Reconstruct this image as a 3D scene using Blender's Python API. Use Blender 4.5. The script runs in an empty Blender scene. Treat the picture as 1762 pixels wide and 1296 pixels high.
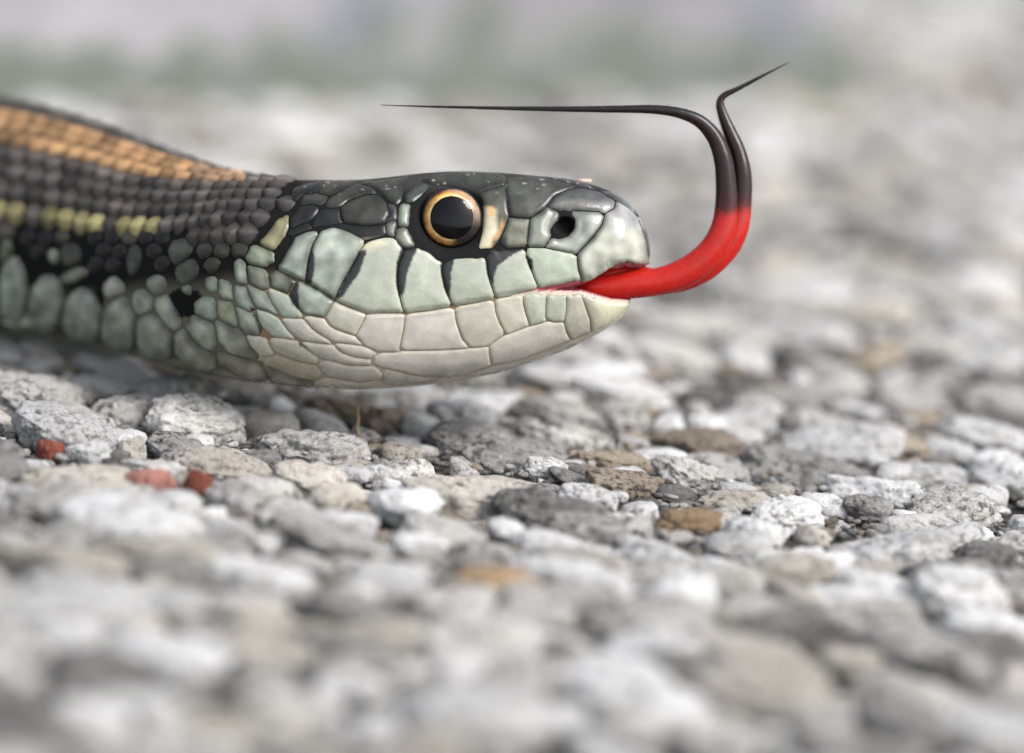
import bpy, bmesh, math, random
import numpy as np
from mathutils import Vector, Matrix, noise, geometry
from mathutils.bvhtree import BVHTree

random.seed(7)
rng = np.random.default_rng(7)
sc = bpy.context.scene
COL = sc.collection

# ------------------------------------------------------------------ camera
# everything is worked out in millimetres in the lens's frame (x right, y up, z back) and then put into the world in metres
W_PX, H_PX = 1762.0, 1296.0
D0 = 500.0                       # mm from lens to the plane of focus
F_PX = 14200.0                   # focal length in photo pixels (62 mm wide field at the focus)
PITCH, ROLL = math.radians(12.5), math.radians(5.6)
def unproj(px, py, d=0.0):
    z = D0 + d
    return Vector(((px - W_PX/2)/F_PX*z, (H_PX/2 - py)/F_PX*z, -z))
N_CAM = Vector((math.sin(ROLL)*math.cos(PITCH), math.cos(ROLL)*math.cos(PITCH), math.sin(PITCH))).normalized()   # ground normal
FWD = Vector((0, 0, -1))
Y_AX = (FWD - FWD.dot(N_CAM)*N_CAM).normalized()
X_AX = Y_AX.cross(N_CAM)
R3 = Matrix((X_AX, Y_AX, N_CAM))
G0 = unproj(881, 832)            # a ground point in the plane of focus = world origin
MM = 0.001
def to_world(p): return (R3 @ (Vector(p) - G0)) * MM
R3T = R3.transposed()
def to_cam(wp): return R3T @ (Vector(wp)/MM) + G0
def to_px(p):
    return (W_PX/2 + F_PX*p[0]/(-p[2]), H_PX/2 - F_PX*p[1]/(-p[2]), -p[2] - D0)
def ground_hit(px, py, h=0.0):
    """world point on the plane z = h (mm) seen at a pixel"""
    d = unproj(px, py)
    t = (G0 + N_CAM*h).dot(N_CAM)/d.dot(N_CAM)
    return to_world(d*t)

cam = bpy.data.cameras.new('camera')
cam.sensor_width = 36.0
cam.lens = 36.0*F_PX/W_PX
cam.clip_start, cam.clip_end = 0.01, 200.0
cam.dof.use_dof = True
cam.dof.focus_distance = (D0 + 1.0)*MM
cam.dof.aperture_fstop = cam.lens/17.0
cam_o = bpy.data.objects.new('camera', cam); COL.objects.link(cam_o)
M = R3.to_4x4(); M.translation = to_world((0, 0, 0))
cam_o.matrix_world = M
sc.camera = cam_o

# ------------------------------------------------------------------ sky, sun, exposure (bright overcast)
SUN_EL, SUN_AZ = math.radians(46), math.radians(124)      # azimuth clockwise from +Y
world = bpy.data.worlds.new('World'); sc.world = world; world.use_nodes = True
wn = world.node_tree; wn.nodes.clear()
sky = wn.nodes.new('ShaderNodeTexSky'); sky.sky_type = 'NISHITA'; sky.sun_disc = False
sky.sun_elevation = SUN_EL; sky.sun_rotation = SUN_AZ
sky.air_density = 1.0; sky.dust_density = 3.0; sky.ozone_density = 1.0
hs = wn.nodes.new('ShaderNodeHueSaturation'); hs.inputs['Saturation'].default_value = 0.42
bg = wn.nodes.new('ShaderNodeBackground'); bg.inputs['Strength'].default_value = 0.15
wo = wn.nodes.new('ShaderNodeOutputWorld')
wn.links.new(sky.outputs[0], hs.inputs['Color']); wn.links.new(hs.outputs[0], bg.inputs['Color']); wn.links.new(bg.outputs[0], wo.inputs[0])
sun = bpy.data.lights.new('sun', 'SUN'); sun.energy = 1.5; sun.angle = math.radians(22); sun.color = (1.0, 0.975, 0.945)
sun_o = bpy.data.objects.new('sun', sun); COL.objects.link(sun_o)
sd = Vector((math.sin(SUN_AZ)*math.cos(SUN_EL), math.cos(SUN_AZ)*math.cos(SUN_EL), math.sin(SUN_EL)))
sun_o.rotation_euler = sd.to_track_quat('Z', 'Y').to_euler()
sc.view_settings.view_transform = 'Standard'; sc.view_settings.look = 'None'
sc.view_settings.exposure = 1.17; sc.view_settings.gamma = 1.0; sc.view_settings.use_curve_mapping = False
sc.render.engine = 'CYCLES'
sc.cycles.max_bounces = 6; sc.cycles.diffuse_bounces = 3; sc.cycles.glossy_bounces = 3; sc.cycles.transparent_max_bounces = 6

# ------------------------------------------------------------------ helpers
def S(r, g, b):
    f = lambda c: (c/255/12.92) if c/255 <= 0.04045 else ((c/255 + 0.055)/1.055)**2.4
    return (f(r), f(g), f(b))
def mesh_from(name, verts, faces, smooth=True, cols=None, midx=None):
    """verts (n,3) array in metres, faces list of tuples or (m,3|4) int array; cols (n,3) vertex colours"""
    me = bpy.data.meshes.new(name)
    verts = np.asarray(verts, dtype=np.float32)
    if isinstance(faces, np.ndarray):
        m, k = faces.shape
        me.vertices.add(len(verts)); me.vertices.foreach_set('co', verts.ravel())
        me.loops.add(m*k); me.loops.foreach_set('vertex_index', faces.astype(np.int32).ravel())
        me.polygons.add(m); me.polygons.foreach_set('loop_start', np.arange(0, m*k, k, dtype=np.int32))
        me.update(calc_edges=True)
    else:
        me.from_pydata(verts.tolist(), [], faces)
    me.polygons.foreach_set('use_smooth', np.full(len(me.polygons), smooth, dtype=bool))
    if midx is not None: me.polygons.foreach_set('material_index', np.asarray(midx, dtype=np.int32))
    if cols is not None:
        ca = me.color_attributes.new('Col', 'FLOAT_COLOR', 'POINT')
        c4 = np.ones((len(verts), 4), dtype=np.float32); c4[:, :3] = cols
        ca.data.foreach_set('color', c4.ravel())
    me.update()
    return me
def add_obj(name, me, mats, parent=None, loc=None, **props):
    o = bpy.data.objects.new(name, me)
    if me is not None and mats:
        if not isinstance(mats, (list, tuple)): mats = [mats]
        if len(me.materials) == 0:
            for m in mats: me.materials.append(m)
    if parent is not None: o.parent = parent
    if loc is not None: o.location = loc
    COL.objects.link(o)
    for k, v in props.items(): o[k] = v
    return o
def nm(name):
    m = bpy.data.materials.new(name); m.use_nodes = True
    nt = m.node_tree; b = nt.nodes['Principled BSDF']
    return m, nt, b
def N(nt, t, **kw):
    n = nt.nodes.new(t)
    for k, v in kw.items():
        if k in n.inputs: n.inputs[k].default_value = v
        else: setattr(n, k, v)
    return n
def ramp(nt, stops):
    r = nt.nodes.new('ShaderNodeValToRGB')
    while len(r.color_ramp.elements) > 1: r.color_ramp.elements.remove(r.color_ramp.elements[-1])
    r.color_ramp.elements[0].position = stops[0][0]; r.color_ramp.elements[0].color = (*stops[0][1], 1)
    for p, c in stops[1:]:
        e = r.color_ramp.elements.new(p); e.color = (*c, 1)
    return r
def mixrgb(nt, a, b, fac, mode='MIX'):
    n = nt.nodes.new('ShaderNodeMix'); n.data_type = 'RGBA'; n.blend_type = mode
    for sock, v in ((n.inputs[0], fac), (n.inputs[6], a), (n.inputs[7], b)):
        if hasattr(v, 'is_linked') or hasattr(v, 'links'): nt.links.new(v, sock)
        elif isinstance(v, tuple): sock.default_value = (*v, 1)
        else: sock.default_value = v
    return n.outputs[2]

# ------------------------------------------------------------------ materials
def stone_mat(name, base, alt, dark, speck=0.5, var=0.35, bump=1.0):
    m, nt, b = nm(name); L = nt.links.new
    geo = N(nt, 'ShaderNodeNewGeometry'); oi = N(nt, 'ShaderNodeObjectInfo')
    pos = geo.outputs['Position']
    big = N(nt, 'ShaderNodeTexNoise', Scale=260.0, Detail=5.0, Roughness=0.6); L(pos, big.inputs['Vector'])
    r1 = ramp(nt, [(0.36, (0, 0, 0)), (0.64, (1, 1, 1))]); L(big.outputs['Fac'], r1.inputs[0])
    c = mixrgb(nt, base, alt, r1.outputs[0])
    fine = N(nt, 'ShaderNodeTexNoise', Scale=1900.0, Detail=6.0, Roughness=0.72); L(pos, fine.inputs['Vector'])
    r2 = ramp(nt, [(0.42 - 0.1*(1 - speck), (1, 1, 1)), (0.46 + 0.10*speck, (0, 0, 0))]); L(fine.outputs['Fac'], r2.inputs[0])
    mod = N(nt, 'ShaderNodeTexNoise', Scale=420.0, Detail=3.0); L(pos, mod.inputs['Vector'])
    r3 = ramp(nt, [(0.38, (0.12, 0.12, 0.12)), (0.58, (1, 1, 1))]); L(mod.outputs['Fac'], r3.inputs[0])
    mm = N(nt, 'ShaderNodeMath', operation='MULTIPLY'); L(r2.outputs[0], mm.inputs[0]); L(r3.outputs[0], mm.inputs[1])
    mf = N(nt, 'ShaderNodeMath', operation='MULTIPLY'); L(mm.outputs[0], mf.inputs[0]); mf.inputs[1].default_value = 0.95
    c = mixrgb(nt, c, dark, mf.outputs[0])
    # per-piece variation in value
    add = N(nt, 'ShaderNodeMath', operation='ADD'); L(oi.outputs['Random'], add.inputs[0]); L(geo.outputs['Random Per Island'], add.inputs[1])
    fr = N(nt, 'ShaderNodeMath', operation='FRACT'); L(add.outputs[0], fr.inputs[0])
    mr = N(nt, 'ShaderNodeMapRange'); L(fr.outputs[0], mr.inputs[0]); mr.inputs[3].default_value = 1.0 - var; mr.inputs[4].default_value = 1.12
    hsv = N(nt, 'ShaderNodeHueSaturation'); L(c, hsv.inputs['Color']); L(mr.outputs[0], hsv.inputs['Value'])
    L(hsv.outputs[0], b.inputs['Base Color'])
    b.inputs['Roughness'].default_value = 0.82; b.inputs['Specular IOR Level'].default_value = 0.3
    bn = N(nt, 'ShaderNodeTexNoise', Scale=2600.0, Detail=7.0, Roughness=0.75); L(pos, bn.inputs['Vector'])
    vo = N(nt, 'ShaderNodeTexVoronoi', Scale=1500.0); L(pos, vo.inputs['Vector'])
    vr = ramp(nt, [(0.0, (0, 0, 0)), (0.3, (1, 1, 1))]); L(vo.outputs['Distance'], vr.inputs[0])
    s1 = N(nt, 'ShaderNodeMath', operation='MULTIPLY_ADD'); L(vr.outputs[0], s1.inputs[0]); s1.inputs[1].default_value = 0.35; L(bn.outputs['Fac'], s1.inputs[2])
    bu = N(nt, 'ShaderNodeBump', Strength=1.0*bump, Distance=0.0005); L(s1.outputs[0], bu.inputs['Height'])
    L(bu.outputs[0], b.inputs['Normal'])
    return m
STONE = {
 'white': stone_mat('white_limestone', (0.78, 0.778, 0.772), (0.66, 0.652, 0.64), (0.16, 0.15, 0.14), 0.5),
 'lgrey': stone_mat('pale_grey_stone', (0.66, 0.64, 0.608), (0.50, 0.48, 0.45), (0.09, 0.085, 0.08), 0.75),
 'grey':  stone_mat('grey_stone', (0.40, 0.39, 0.375), (0.26, 0.25, 0.24), (0.05, 0.048, 0.045), 0.9),
 'cream': stone_mat('cream_stone', (0.62, 0.585, 0.525), (0.48, 0.445, 0.385), (0.12, 0.10, 0.08), 0.5),
 'tan':   stone_mat('tan_stone', (0.45, 0.375, 0.29), (0.36, 0.305, 0.24), (0.08, 0.06, 0.045), 0.6),
 'orange': stone_mat('rusty_orange_stone', (0.50, 0.35, 0.20), (0.40, 0.28, 0.17), (0.09, 0.06, 0.04), 0.5),
 'brown': stone_mat('brown_stone', (0.26, 0.215, 0.165), (0.34, 0.285, 0.225), (0.04, 0.032, 0.028), 0.6),
 'red':   stone_mat('brick_red_stone', (0.30, 0.085, 0.055), (0.22, 0.06, 0.045), (0.06, 0.03, 0.025), 0.4),
 'pink':  stone_mat('pink_stone', (0.74, 0.34, 0.28), (0.62, 0.30, 0.25), (0.15, 0.08, 0.07), 0.3),
 'dark':  stone_mat('dark_grey_stone', (0.12, 0.118, 0.115), (0.18, 0.175, 0.165), (0.03, 0.03, 0.03), 0.6),
}
SK = list(STONE.keys())

def ground_mat():
    m, nt, b = nm('worn_cement'); L = nt.links.new
    geo = N(nt, 'ShaderNodeNewGeometry'); pos = geo.outputs['Position']
    a = N(nt, 'ShaderNodeTexNoise', Scale=700.0, Detail=8.0, Roughness=0.7); L(pos, a.inputs['Vector'])
    ra = ramp(nt, [(0.3, (0.022, 0.022, 0.021)), (0.5, (0.085, 0.082, 0.077)), (0.68, (0.34, 0.325, 0.30))]); L(a.outputs['Fac'], ra.inputs[0])
    z = N(nt, 'ShaderNodeTexNoise', Scale=45.0, Detail=3.0); L(pos, z.inputs['Vector'])
    rz = ramp(nt, [(0.35, (0.72, 0.72, 0.72)), (0.65, (1.25, 1.22, 1.16))]); L(z.outputs['Fac'], rz.inputs[0])
    near_c = mixrgb(nt, ra.outputs[0], rz.outputs[0], 1.0, 'MULTIPLY')
    vo = N(nt, 'ShaderNodeTexVoronoi', Scale=190.0); L(pos, vo.inputs['Vector'])
    sv = N(nt, 'ShaderNodeSeparateColor'); L(vo.outputs['Color'], sv.inputs[0])
    rv = ramp(nt, [(0.0, (0.30, 0.29, 0.28)), (0.35, (0.50, 0.48, 0.45)), (0.7, (0.66, 0.64, 0.61)), (1.0, (0.78, 0.77, 0.76))]); L(sv.outputs[0], rv.inputs[0])
    re_ = ramp(nt, [(0.30, (1, 1, 1)), (0.62, (0.12, 0.12, 0.12))]); L(vo.outputs['Distance'], re_.inputs[0])
    far_c = mixrgb(nt, rv.outputs[0], re_.outputs[0], 1.0, 'MULTIPLY')
    sp = N(nt, 'ShaderNodeVectorMath', operation='SUBTRACT'); L(pos, sp.inputs[0]); sp.inputs[1].default_value = (0.0, 0.16, 0.0)
    sq = N(nt, 'ShaderNodeVectorMath', operation='MULTIPLY'); L(sp.outputs[0], sq.inputs[0]); sq.inputs[1].default_value = (1.0, 0.42, 0.0)
    ln = N(nt, 'ShaderNodeVectorMath', operation='LENGTH'); L(sq.outputs[0], ln.inputs[0])
    mk = N(nt, 'ShaderNodeMapRange'); L(ln.outputs['Value'], mk.inputs[0]); mk.inputs[1].default_value = 0.13; mk.inputs[2].default_value = 0.17
    L(mixrgb(nt, near_c, far_c, mk.outputs[0]), b.inputs['Base Color'])
    b.inputs['Roughness'].default_value = 0.95; b.inputs['Specular IOR Level'].default_value = 0.2
    h = N(nt, 'ShaderNodeTexNoise', Scale=1800.0, Detail=8.0, Roughness=0.75); L(pos, h.inputs['Vector'])
    bu = N(nt, 'ShaderNodeBump', Strength=1.0, Distance=0.0005); L(h.outputs['Fac'], bu.inputs['Height']); L(bu.outputs[0], b.inputs['Normal'])
    return m
M_GROUND = ground_mat()

def skin_mat(name, rough=0.42, spec=0.5, bump=0.5, sss=0.0):
    m, nt, b = nm(name); L = nt.links.new
    at = N(nt, 'ShaderNodeAttribute', attribute_name='Col')
    geo = N(nt, 'ShaderNodeNewGeometry'); pos = geo.outputs['Position']
    n1 = N(nt, 'ShaderNodeTexNoise', Scale=1500.0, Detail=5.0, Roughness=0.65); L(pos, n1.inputs['Vector'])
    r1 = ramp(nt, [(0.3, (0.89, 0.89, 0.89)), (0.7, (1.06, 1.06, 1.06))]); L(n1.outputs['Fac'], r1.inputs[0])
    L(mixrgb(nt, at.outputs['Color'], r1.outputs[0], 1.0, 'MULTIPLY'), b.inputs['Base Color'])
    r2 = ramp(nt, [(0.3, (rough*0.8,)*3), (0.7, (min(1, rough*1.3),)*3)]); L(n1.outputs['Fac'], r2.inputs[0])
    L(r2.outputs[0], b.inputs['Roughness'])
    b.inputs['Specular IOR Level'].default_value = spec
    n2 = N(nt, 'ShaderNodeTexNoise', Scale=4200.0, Detail=4.0, Roughness=0.6); L(pos, n2.inputs['Vector'])
    n3 = N(nt, 'ShaderNodeTexNoise', Scale=900.0, Detail=3.0); L(pos, n3.inputs['Vector'])
    ad = N(nt, 'ShaderNodeMath', operation='MULTIPLY_ADD'); L(n3.outputs['Fac'], ad.inputs[0]); ad.inputs[1].default_value = 2.0; L(n2.outputs['Fac'], ad.inputs[2])
    bu = N(nt, 'ShaderNodeBump', Strength=bump, Distance=0.00004); L(ad.outputs[0], bu.inputs['Height']); L(bu.outputs[0], b.inputs['Normal'])
    if sss:
        b.inputs['Subsurface Weight'].default_value = sss
        b.inputs['Subsurface Radius'].default_value = (1.0, 0.55, 0.4); b.inputs['Subsurface Scale'].default_value = 0.0004
    return m
M_SKIN = skin_mat('interstitial_skin', 0.7, 0.04, 0.6)
M_SCALE = skin_mat('snake_scale', 0.25, 0.28, 0.25, 0.10)
M_SNOUT = skin_mat('glossy_snout_scale', 0.2, 0.62, 0.2, 0.10)
M_DORSAL = skin_mat('keeled_scale', 0.5, 0.25, 0.8)
M_TONGUE = skin_mat('moist_tongue', 0.24, 0.25, 0.3, 0.12)

# ------------------------------------------------------------------ ground: one sheet, finest where it is in focus
def axis(lo, hi, step, far):
    a = list(np.arange(lo, hi + step/2, step)); s = step
    v = hi
    while v < far: s *= 1.35; v += s; a.append(v)
    s = step; v = lo; pre = []
    while v > -far: s *= 1.35; v -= s; pre.append(v)
    return np.array(pre[::-1] + a)
def gh(x, y):
    """height in mm of the cement at x, y in mm"""
    p = Vector((x*0.055, y*0.055, 3.1)); q = Vector((x*0.35, y*0.35, 0.7)); r = Vector((x*1.3, y*1.3, 5.5))
    return 0.75*noise.noise(p) + 0.5*noise.noise(q) + 0.28*noise.noise(r)
xs = axis(-58, 58, 0.42, 25000.0); ys = axis(-40, 60, 0.42, 25000.0)
gv = np.empty((len(ys), len(xs), 3), dtype=np.float32)
for j, y in enumerate(ys):
    for i, x in enumerate(xs):
        h = gh(x, y) if (abs(x) < 300 and abs(y) < 500) else 0.0
        gv[j, i] = (x*MM, y*MM, (h - 0.55)*MM)
ny, nx = len(ys), len(xs)
idx = np.arange(nx*ny).reshape(ny, nx)
gf = np.stack([idx[:-1, :-1], idx[:-1, 1:], idx[1:, 1:], idx[1:, :-1]], -1).reshape(-1, 4)
ground = add_obj('ground', mesh_from('ground', gv.reshape(-1, 3), gf), M_GROUND, kind='structure',
                 label='worn exposed-aggregate concrete with pale pebbles in dark cement', category='ground')

# ------------------------------------------------------------------ stones
def ico(sub):
    bm = bmesh.new(); bmesh.ops.create_icosphere(bm, subdivisions=sub, radius=1.0)
    v = np.array([x.co[:] for x in bm.verts]); f = np.array([[y.index for y in x.verts] for x in bm.faces]); bm.free()
    return v, f
def rock_shape(sub, seed, amp=1.0):
    v, f = ico(sub); out = np.empty_like(v)
    off = Vector((seed*7.13, seed*3.7, -seed*5.1))
    rr = random.Random(seed*31 + 5)
    planes = []
    for _ in range(rr.randint(4, 7)):
        d = Vector((rr.gauss(0, 1), rr.gauss(0, 1), rr.gauss(0, 1))).normalized(); planes.append((d, rr.uniform(0.62, 0.9)))
    planes.append((Vector((rr.gauss(0, 0.10), rr.gauss(0, 0.10), 1)).normalized(), rr.uniform(0.50, 0.66)))      # worn top
    for i, p in enumerate(v):
        p = Vector(p)
        r = 1.0 + 0.26*noise.noise(p*0.9 + off)
        for d, k in planes:                      # broken, flattened faces with soft edges
            t = p.dot(d)*r
            if t > k: r *= 1 - 0.8*(t - k)/t
        r += amp*(0.13*noise.noise(p*2.6 + off) + 0.08*noise.noise(p*5.5 + off))
        if sub >= 4:
            r += amp*(0.045*noise.noise(p*11 + off) + 0.026*noise.noise(p*23 + off))
            c = noise.noise(p*8.0 - off)
            if c > 0.22: r -= amp*0.22*(c - 0.22)     # pits
        out[i] = p*r
    return out, f
HI = [rock_shape(5, s) for s in range(20)]
MID = [rock_shape(3, s) for s in range(12)]
LOW = [rock_shape(2, s) for s in range(12)]
hi_mesh = [mesh_from('stone', v, f) for v, f in HI]
for me in hi_mesh: me.materials.append(STONE['lgrey'])

placed = []                       # x, y, r (mm), dims, rot, kind
cell = {}
def near_ok(x, y, r, k=0.82):
    for cx in range(int((x - r - 5)//5), int((x + r + 5)//5) + 1):
        for cy in range(int((y - r - 5)//5), int((y + r + 5)//5) + 1):
            for (a, b, q) in cell.get((cx, cy), ()):
                if (a - x)**2 + (b - y)**2 < (k*(q + r))**2: return False
    return True
def put(x, y, r, dims, rz, kind, z=None):
    cell.setdefault((int(x//5), int(y//5)), []).append((x, y, r))
    placed.append((x, y, r, dims, rz, kind, z))
# stones one can point at in the photograph: pixel centre, width, height, kind
HERO = [
 (100,735,192,78,'white'),(75,613,62,40,'cream'),(85,764,52,28,'red'),(158,772,84,40,'white'),(228,768,48,36,'cream'),(130,806,232,40,'cream'),
 (258,824,86,46,'pink'),(336,832,52,48,'red'),(60,678,170,66,'lgrey'),(335,722,180,78,'lgrey'),(300,762,120,44,'grey'),(530,757,200,66,'lgrey'),
 (385,785,190,40,'cream'),(528,814,130,46,'cream'),(662,810,70,30,'white'),(820,832,240,62,'cream'),(855,757,290,66,'grey'),(700,866,132,68,'white'),
 (200,888,262,92,'white'),(400,915,100,50,'white'),(600,893,120,46,'white'),(590,690,150,40,'tan'),(662,718,62,36,'tan'),(790,712,130,58,'white'),
 (1010,852,112,48,'white'),(1075,828,130,56,'brown'),(1190,812,142,58,'lgrey'),(1062,787,140,44,'tan'),(1180,890,122,50,'orange'),(1262,852,150,46,'cream'),
 (1352,880,130,56,'white'),(1290,912,102,60,'white'),(1530,925,270,58,'white'),(1640,868,172,58,'lgrey'),(1200,752,172,48,'brown'),(1440,757,222,50,'white'),
 (1610,803,180,44,'white'),(850,988,152,56,'orange'),(1360,975,160,66,'cream'),(1252,1002,132,66,'lgrey'),(1640,1012,172,86,'white'),(1452,1022,180,56,'white'),
 (665,1003,152,58,'white'),(805,1225,262,100,'white'),(1080,668,182,50,'white'),(1390,668,200,46,'lgrey'),(1700,612,150,46,'white'),(950,700,140,52,'lgrey'),
 (1120,1060,200,70,'lgrey'),(1560,760,90,36,'tan'),(1490,865,90,36,'grey'),(940,800,90,40,'white'),(600,1040,170,60,'grey'),(300,985,150,56,'grey'),
 (440,1060,120,70,'cream'),(1080,720,90,48,'lgrey'),(1215,722,70,36,'white'),(1690,950,120,54,'grey'),(1060,1150,220,70,'white'),(300,1120,230,80,'white'),
 (1300,1180,260,80,'cream'),(1700,740,190,56,'white'),(500,880,110,40,'lgrey'),(90,1000,160,60,'white'),(1560,1110,170,80,'grey'),(1010,905,150,50,'lgrey'),
]
for (px, py, w, h, kind) in HERO:
    gpt = ground_hit(px, py + h*0.18, 0.3)
    p = to_cam(gpt); mmpp = -p[2]/F_PX
    a = 0.5*w*mmpp; b_ = a*random.uniform(0.62, 0.95)
    hz = max(0.45, (h*mmpp - 2*b_*math.sin(PITCH)*0.75))/math.cos(PITCH)
    c = max(0.8*hz, 0.5*b_) + 0.3
    put(gpt.x/MM, gpt.y/MM, 0.5*(a + b_)*0.92, (a, b_, c), random.uniform(-0.25, 0.25), kind, hz*0.85 - 0.66*c)
KG = ['dark']*30 + ['grey']*34 + ['brown']*10 + ['lgrey']*16 + ['tan']*6 + ['white']*6  # small grit mostly dark kinds, adding crevice shade by colour
KP = ['white']*42 + ['lgrey']*34 + ['grey']*13 + ['cream']*9 + ['tan']*2 + ['brown']*1 + ['dark']*3
def in_field(x, y, mx, y0, y1):
    px, py, d = to_px(to_cam((x*MM, y*MM, 0)))
    return -mx < px < W_PX + mx and y0 < py < y1
def scatter(n, rlo, rhi, mx, y0, y1, x_r, y_r, kk=0.82):
    for _ in range(n):
        x = random.uniform(*x_r); y = random.uniform(*y_r)
        if not in_field(x, y, mx, y0, y1): continue
        r = rlo + (rhi - rlo)*random.random()**1.7
        if not near_ok(x, y, r, kk): continue
        fl = random.uniform(0.50, 0.92)
        put(x, y, r, (r*random.uniform(1.0, 1.6), r*random.uniform(0.75, 1.0), r*fl), random.gauss(0, 0.5) if random.random() < 0.6 else random.uniform(0, math.pi), random.choice(KP if r > 0.75 or rlo > 0.5 and random.random() < 0.5 else KG))
XR, YR = (-190, 190), (-230, 640)
scatter(16000, 2.2, 4.0, 2600, -420, 3200, XR, YR)
scatter(62000, 1.2, 2.4, 2400, -350, 3000, XR, YR)
scatter(34000, 0.65, 1.3, 700, -250, 1750, (-110, 110), (-150, 420), 0.88)
scatter(70000, 0.25, 0.65, 200, 450, 1150, (-42, 42), (-45, 75), 0.9)

def stone_T(s):
    x, y, r, (a, b_, c), rz, kind, z = s
    rr = random.Random(int(x*977) ^ int(y*613))
    if z is None: z = rr.uniform(*((0.35, 1.25) if r > 2.0 else (0.1, 0.95) if r > 1.1 else (-0.1, 0.55) if r > 0.6 else (-0.25, 0.25))) + 0.8*gh(x, y) - 0.62*c
    rot = Matrix.Rotation(rz, 4, 'Z') @ Matrix.Rotation(rr.gauss(0, 0.13), 4, 'X') @ Matrix.Rotation(rr.gauss(0, 0.13), 4, 'Y')
    return Matrix.Translation((x*MM, y*MM, z*MM)) @ rot @ Matrix.Diagonal((a*MM, b_*MM, c*MM, 1)), rr
def shown(s):
    px, py, d = to_px(to_cam((s[0]*MM, s[1]*MM, 0)))
    rp = s[2]/(D0 + d)*F_PX
    if not (-rp*0.5 < px < W_PX + rp*0.5 and -rp*0.2 < py < H_PX + rp*0.2): return 0
    return rp
vis = [shown(s) for s in placed]
order = sorted(range(len(placed)), key=lambda i: -(vis[i] + (1000 if i < len(HERO) else 0)))
single = set(order[:300])
av, af, am, base_i = [], [], [], 0
for i, s in enumerate(placed):
    T, rr = stone_T(s)
    if i in single:
        o = add_obj('stone', hi_mesh[rr.randrange(len(hi_mesh))], None, ground)
        o.matrix_world = T
        o.material_slots[0].link = 'OBJECT'; o.material_slots[0].material = STONE[s[5]]
    else:
        d = to_px(to_cam((s[0]*MM, s[1]*MM, 0)))[2]
        v, f = (MID if (abs(d) < 45 and s[2] > 0.6) else LOW)[rr.randrange(12)]
        m = np.array(T)
        av.append(v @ m[:3, :3].T + m[:3, 3]); af.append(f + base_i); base_i += len(v)
        am.append(np.full(len(f), SK.index(s[5]), dtype=np.int32))
agg = mesh_from('gravel', np.concatenate(av), np.concatenate(af), midx=np.concatenate(am))
add_obj('gravel', agg, [STONE[k] for k in SK], ground, kind='stuff')
GTRI = len(agg.polygons)
print('stones', len(placed), 'single', len(single), 'gravel tris', len(agg.polygons))

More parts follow.
